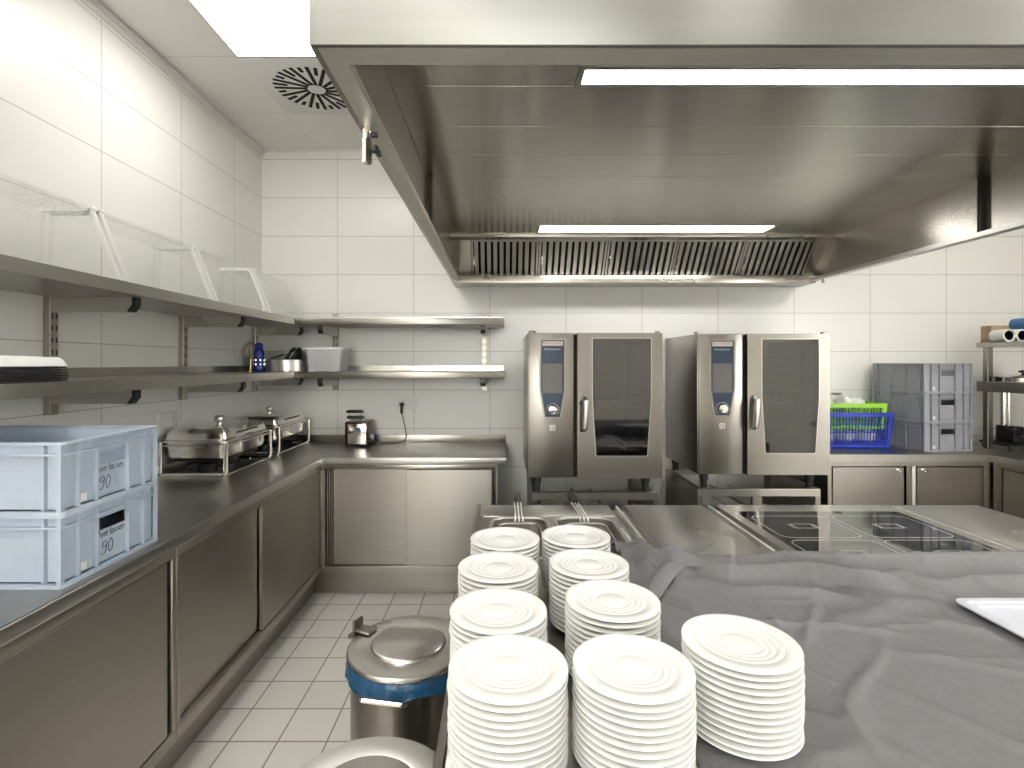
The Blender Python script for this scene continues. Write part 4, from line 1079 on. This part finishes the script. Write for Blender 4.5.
def cloth_h(x, y, yb):
    d = yb - y                                     # distance from the bunched back hem
    w = .5 * noise.noise(Vector((x * 2.1, 7, 0)))
    big = .42 + .58 * sstep(.70, 1.05, x)
    h = big * (.066 + .016 * w) * math.exp(-((d - .045 - .015 * math.sin(x * 3.1)) / .034) ** 2)
    c2 = .150 + .035 * noise.noise(Vector((x * 1.7, 3, 0)))
    h += .052 * math.exp(-((d - c2) / .028) ** 2) * max(.15, .75 + .9 * noise.noise(Vector((x * 2.6, 9, 0))))
    h += .012 * math.exp(-((d - .26 - .05 * noise.noise(Vector((x * 2.2, 5, 0)))) / .035) ** 2)
    h *= sstep(-.004, .022, d)
    for c_ in CREASES: h += 1.7 * crease(x, y, *c_)
    f2 = noise.noise(Vector((x * 2.2 - 1.5 * y, y * 2.4 + x * 1.2, 11)))
    h += .008 * math.exp(-(f2 / .05) ** 2)
    f3 = noise.noise(Vector((x * 3.4 + 2.5 * y, y * 2.9 - x * 1.6, 31)))
    h += .005 * math.exp(-(f3 / .045) ** 2)
    h += .005 * noise.noise(Vector((x * 4, y * 4, 2))) + .0015 * noise.noise(Vector((x * 15, y * 15, 2)))
    return h
t = thing('tablecloth', 'crumpled dark grey cloth spread over the front of the cooking block', 'cloth', (1.1, 1.1, ZB))
b = BM(); nx, ny = 260, 220
V = []
for i in range(nx + 1):
    col = []
    u = i / nx
    for j in range(ny + 1):
        v = j / ny
        xl0 = .318 + .075 * sstep(.3, 1, v) + .008 * math.sin(v * 9)
        x = xl0 + (2.19 - xl0) * u
        yb = 1.735 + .012 * math.sin(x * 4.3 - .6) - .065 * sstep(.85, 1.1, x) - .06 * sstep(1.6, 2.2, x) + .14 * math.exp(-((x - .40) / .10) ** 2) + .05 * math.exp(-((x - .60) / .05) ** 2) + .006 * noise.noise(Vector((x * 9, 1, 1)))
        y = .50 + (yb - .50) * v
        keep = 1
        rr = math.hypot(x - .431, y - .937); keep *= sstep(.09, .15, rr)
        dt = max(1.21 - x, x - 1.755, 1.03 - y, y - 1.42); keep *= sstep(0, .05, dt)
        h = max(.0, cloth_h(x, y, yb)) * keep
        # two upright pinches near the plates
        if x < .62 and y > 1.45:
            h += .035 * math.exp(-((x - .455 - (y - 1.6) * .12) / .028) ** 2) * sstep(1.45, 1.65, y)
            h += .026 * math.exp(-((x - .555 - (y - 1.7) * .25) / .040) ** 2) * sstep(1.46, 1.64, y) * sstep(1.84, 1.76, y)
            if .19 < x < .51 and y > 1.62: h = max(h, .012)
        z = ZB + .003 + h
        
        col.append(b.verts.new((x, y, z)))
    V.append(col)
for i in range(nx):
    for j in range(ny): b.faces.new((V[i][j], V[i + 1][j], V[i + 1][j + 1], V[i][j + 1]))
cl = part('cloth', b, M['cloth'], t, ang=180)
so = cl.modifiers.new('thick', 'SOLIDIFY'); so.thickness = .0025; so.offset = -1
b = BM()       # the turned-over hem by the plates: a wide stitched band
pts = [(.405, 1.46, .022), (.445, 1.52, .040), (.490, 1.575, .052), (.525, 1.62, .048), (.560, 1.645, .045), (.610, 1.655, .036), (.68, 1.66, .024)]
prev = None
for k, (x, y, z) in enumerate(pts):
    wx, wy, wz = .030, -.038, -.018
    if k > 3: wx, wy, wz = .010, -.045, -.008
    a_ = b.verts.new((x, y, ZB + z)); m_ = b.verts.new((x + wx * .5, y + wy * .5, ZB + z + wz * .2 + .004)); c_ = b.verts.new((x + wx, y + wy, ZB + max(.006, z + wz)))
    if prev:
        b.faces.new((prev[0], prev[1], m_, a_)); b.faces.new((prev[1], prev[2], c_, m_))
    prev = (a_, m_, c_)
hm = part('hem', b, M['cloth'], t, ang=180)
so = hm.modifiers.new('thick', 'SOLIDIFY'); so.thickness = .003
ss = hm.modifiers.new('soft', 'SUBSURF'); ss.levels = ss.render_levels = 2
for f in (): pass

# white tray lying on the cloth
t = thing('serving_tray', 'white plastic tray with a raised rim lying on the grey cloth', 'tray', (1.50, 1.245, ZB + .02))
z = ZB + .009
b = BM()
O = rrect(1.217, 1.747, 1.04, 1.41, .03)
I1 = rrect(1.235, 1.729, 1.058, 1.392, .022); I2 = rrect(1.250, 1.714, 1.073, 1.377, .018)
ring(b, O, I1, 'z', z + .010, z + .014)
A = [b.verts.new((x, y, z + .014)) for x, y in I1]; B_ = [b.verts.new((x, y, z + .005)) for x, y in I2]; n = len(A)
for i in range(n): b.faces.new((A[i], A[(i + 1) % n], B_[(i + 1) % n], B_[i]))
b.faces.new(B_)
part('tray_body', b, M['tray'], t)
b = BM(); ring(b, rrect(1.242, 1.722, 1.065, 1.385, .02), rrect(1.250, 1.714, 1.073, 1.377, .02), 'z', z - .004, z + .010); part('foot_rim', b, M['tray'], t)

# ------------------------------------------------------------------ plates
prof = [(0, .0030), (.055, .0030), (.056, 0), (.060, 0), (.063, .0035), (.086, .0080), (.098, .0098), (.1003, .0115), (.0995, .0138), (.0965, .0146),
        (.074, .0136), (.0725, .0120), (.0705, .0122), (.068, .0130), (.0610, .0124), (.0592, .0104), (.0575, .0106), (.0555, .0114), (.0500, .0112), (.0482, .0094), (.0465, .0096), (.0445, .0106), (.0385, .0106), (.0368, .0092), (.0350, .0094), (.033, .0102), (0, .0104)]
b = BM(); lathe(b, prof, (0, 0, 0), 72)
plate_me = finish(b, 'plate', M['plate'], 50)
words = ['topmost', 'second from the top', 'third from the top', 'fourth from the top', 'fifth from the top', 'sixth from the top', 'seventh from the top', 'eighth from the top', 'ninth from the top', 'tenth from the top', 'eleventh from the top', 'twelfth from the top', 'thirteenth from the top', 'fourteenth from the top', 'fifteenth from the top']
stacks = [(.011, .872, 'the front stack, left column'), (-.006, 1.074, 'the second stack, left column'), (-.007, 1.30, 'the third stack, left column'), (.012, 1.507, 'the rear stack, left column'),
          (.221, .874, 'the front stack, right column'), (.239, 1.118, 'the second stack, right column'), (.223, 1.321, 'the third stack, right column'), (.2195, 1.53, 'the rear stack, right column'),
          (.431, .937, 'the lone stack on the grey cloth')]
# keep neighbours clear of each other
first = True
for sx, sy, nm in stacks:
    z0 = ZB + (.0075 if 'lone' in nm else .0005); n = 13; pitch = .0116
    for k in range(n):
        o = bpy.data.objects.new('dinner_plate', plate_me); C.objects.link(o)
        o.location = (sx + random.uniform(-.0012, .0012), sy + random.uniform(-.0012, .0012), z0 + k * pitch)
        o.rotation_euler = (0, 0, random.uniform(0, 6))
        o['label'] = f'white ringed plate, {words[n - 1 - k]} in {nm}'; o['category'] = 'plate'; o['group'] = 'plates in ' + nm

# ------------------------------------------------------------------ pedal bins in the aisle
def bin_(cx, cy, ang, hang, label):
    t = thing('waste_bin', label, 'bin', (cx, cy, 0), ang, 'round steel bins')
    R, H = .172, .690
    b = BM(); lathe(b, [(0, 0), (R - .006, 0), (R - .004, .01), (R - .004, H), (R - .010, H), (R - .010, .02), (0, .015)], (0, 0, 0), 56); part('body', b, M['steel_dim'], t, True)
    b = BM(); n = 120
    pr = [(.000, -.004), (.003, -.012), (.007, -.025), (.006, -.038), (.008, -.048)]
    rings = []
    for i in range(n):
        a = 2 * PI * i / n; rr = []
        for q, (dr, dz) in enumerate(pr):
            w = noise.noise(Vector((math.cos(a) * 9, math.sin(a) * 9, dz * 30))) * .004
            lowv = noise.noise(Vector((math.cos(a) * 2.4, math.sin(a) * 2.4, 5))) * .012 if q == len(pr) - 1 else 0
            r_ = R + .001 + dr + max(-.001, w)
            rr.append(b.verts.new((r_ * math.cos(a), r_ * math.sin(a), H + dz + lowv)))
        rings.append(rr)
    for i in range(n):
        A, B2 = rings[i], rings[(i + 1) % n]
        for q in range(len(pr) - 1): b.faces.new((A[q], B2[q], B2[q + 1], A[q + 1]))
    lining = part('bin_liner', b, M['bag'], t, True, 'blue plastic liner folded over the rim', ang=60)
    b = BM(); RL = .180
    lathe(b, [(0, H + .0245), (.100, H + .0235), (.107, H + .021), (.110, H + .0155), (.113, H + .0165), (RL - .006, H + .013), (RL - .001, H + .009), (RL, H + .003), (RL - .002, H + .001), (RL - .006, H + .003), (0, H + .010)], (0, 0, 0), 72)
    lid = part('lid', b, M['steel_light'], t, True, ang=24)
    b = BM(); box(b, -.022, .022, RL - .05, RL + .012, H + .018, H + .024, .002); box(b, -.022, .022, RL + .006, RL + .014, H - .02, H + .05, .002); cyl(b, (-.03, RL + .016, H + .006), (.03, RL + .016, H + .006), .008, 12); part('hinge', b, M['steel_dim'], lid, True)
    b = BM(); h0 = H - .034
    tube(b, [(-.062, -R + .006, h0 - .012), (-.062, -R - .020, h0 - .006), (-.054, -R - .032, h0), (.054, -R - .032, h0), (.062, -R - .020, h0 - .006), (.062, -R + .006, h0 - .012)], .0055, 10)
    bmesh.ops.rotate(b, cent=(0, 0, 0), matrix=Matrix.Rotation(hang, 3, 'Z'), verts=b.verts); part('handle', b, M['chrome'], t, True)
    b = BM(); box(b, -.045, .045, -R - .055, -R + .02, .015, .027, .006); part('pedal', b, M['rubber'], t, True)
bin_(-.275, 1.552, math.radians(66), math.radians(-66 - 10), 'round steel pedal bin with blue liner in the aisle, the farther of two')
bin_(-.262, .992, math.radians(180), math.radians(8), 'round steel bin at the bottom edge of the photo, the nearer of two')

# ------------------------------------------------------------------ camera, world, look
cam = bpy.data.cameras.new('camera'); co = bpy.data.objects.new('camera', cam); C.objects.link(co)
co.location = (0, 0, 1.54); co.rotation_euler = (PI / 2, 0, 0)
cam.sensor_width = 36; cam.sensor_fit = 'HORIZONTAL'; cam.lens = 520 / 1024 * 36
cam.shift_x = 11 / 1024; cam.shift_y = -21 / 1024; cam.clip_start = .05
S.camera = co
w = bpy.data.worlds.new('world'); S.world = w; w.use_nodes = True
wn = w.node_tree; bg = wn.nodes['Background']
tc = wn.nodes.new('ShaderNodeTexCoord'); sp = wn.nodes.new('ShaderNodeSeparateXYZ'); rp = wn.nodes.new('ShaderNodeValToRGB')
wn.links.new(tc.outputs['Generated'], sp.inputs[0]); wn.links.new(sp.outputs['Z'], rp.inputs[0]); wn.links.new(rp.outputs[0], bg.inputs[0])
rp.color_ramp.elements[0].position = .0; rp.color_ramp.elements[0].color = (.44, .44, .42, 1)
rp.color_ramp.elements[1].position = .06; rp.color_ramp.elements[1].color = (1.0, .985, .95, 1)
bg.inputs[1].default_value = 8.5
S.view_settings.view_transform = 'Standard'; S.view_settings.look = 'None'; S.view_settings.gamma = 1; S.view_settings.use_curve_mapping = False
S.view_settings.exposure = 1.05
S.cycles.max_bounces = 10; S.cycles.diffuse_bounces = 5; S.cycles.glossy_bounces = 6; S.cycles.transparent_max_bounces = 16
S.cycles.sample_clamp_indirect = 6
S.cycles.caustics_reflective = False; S.cycles.caustics_refractive = False
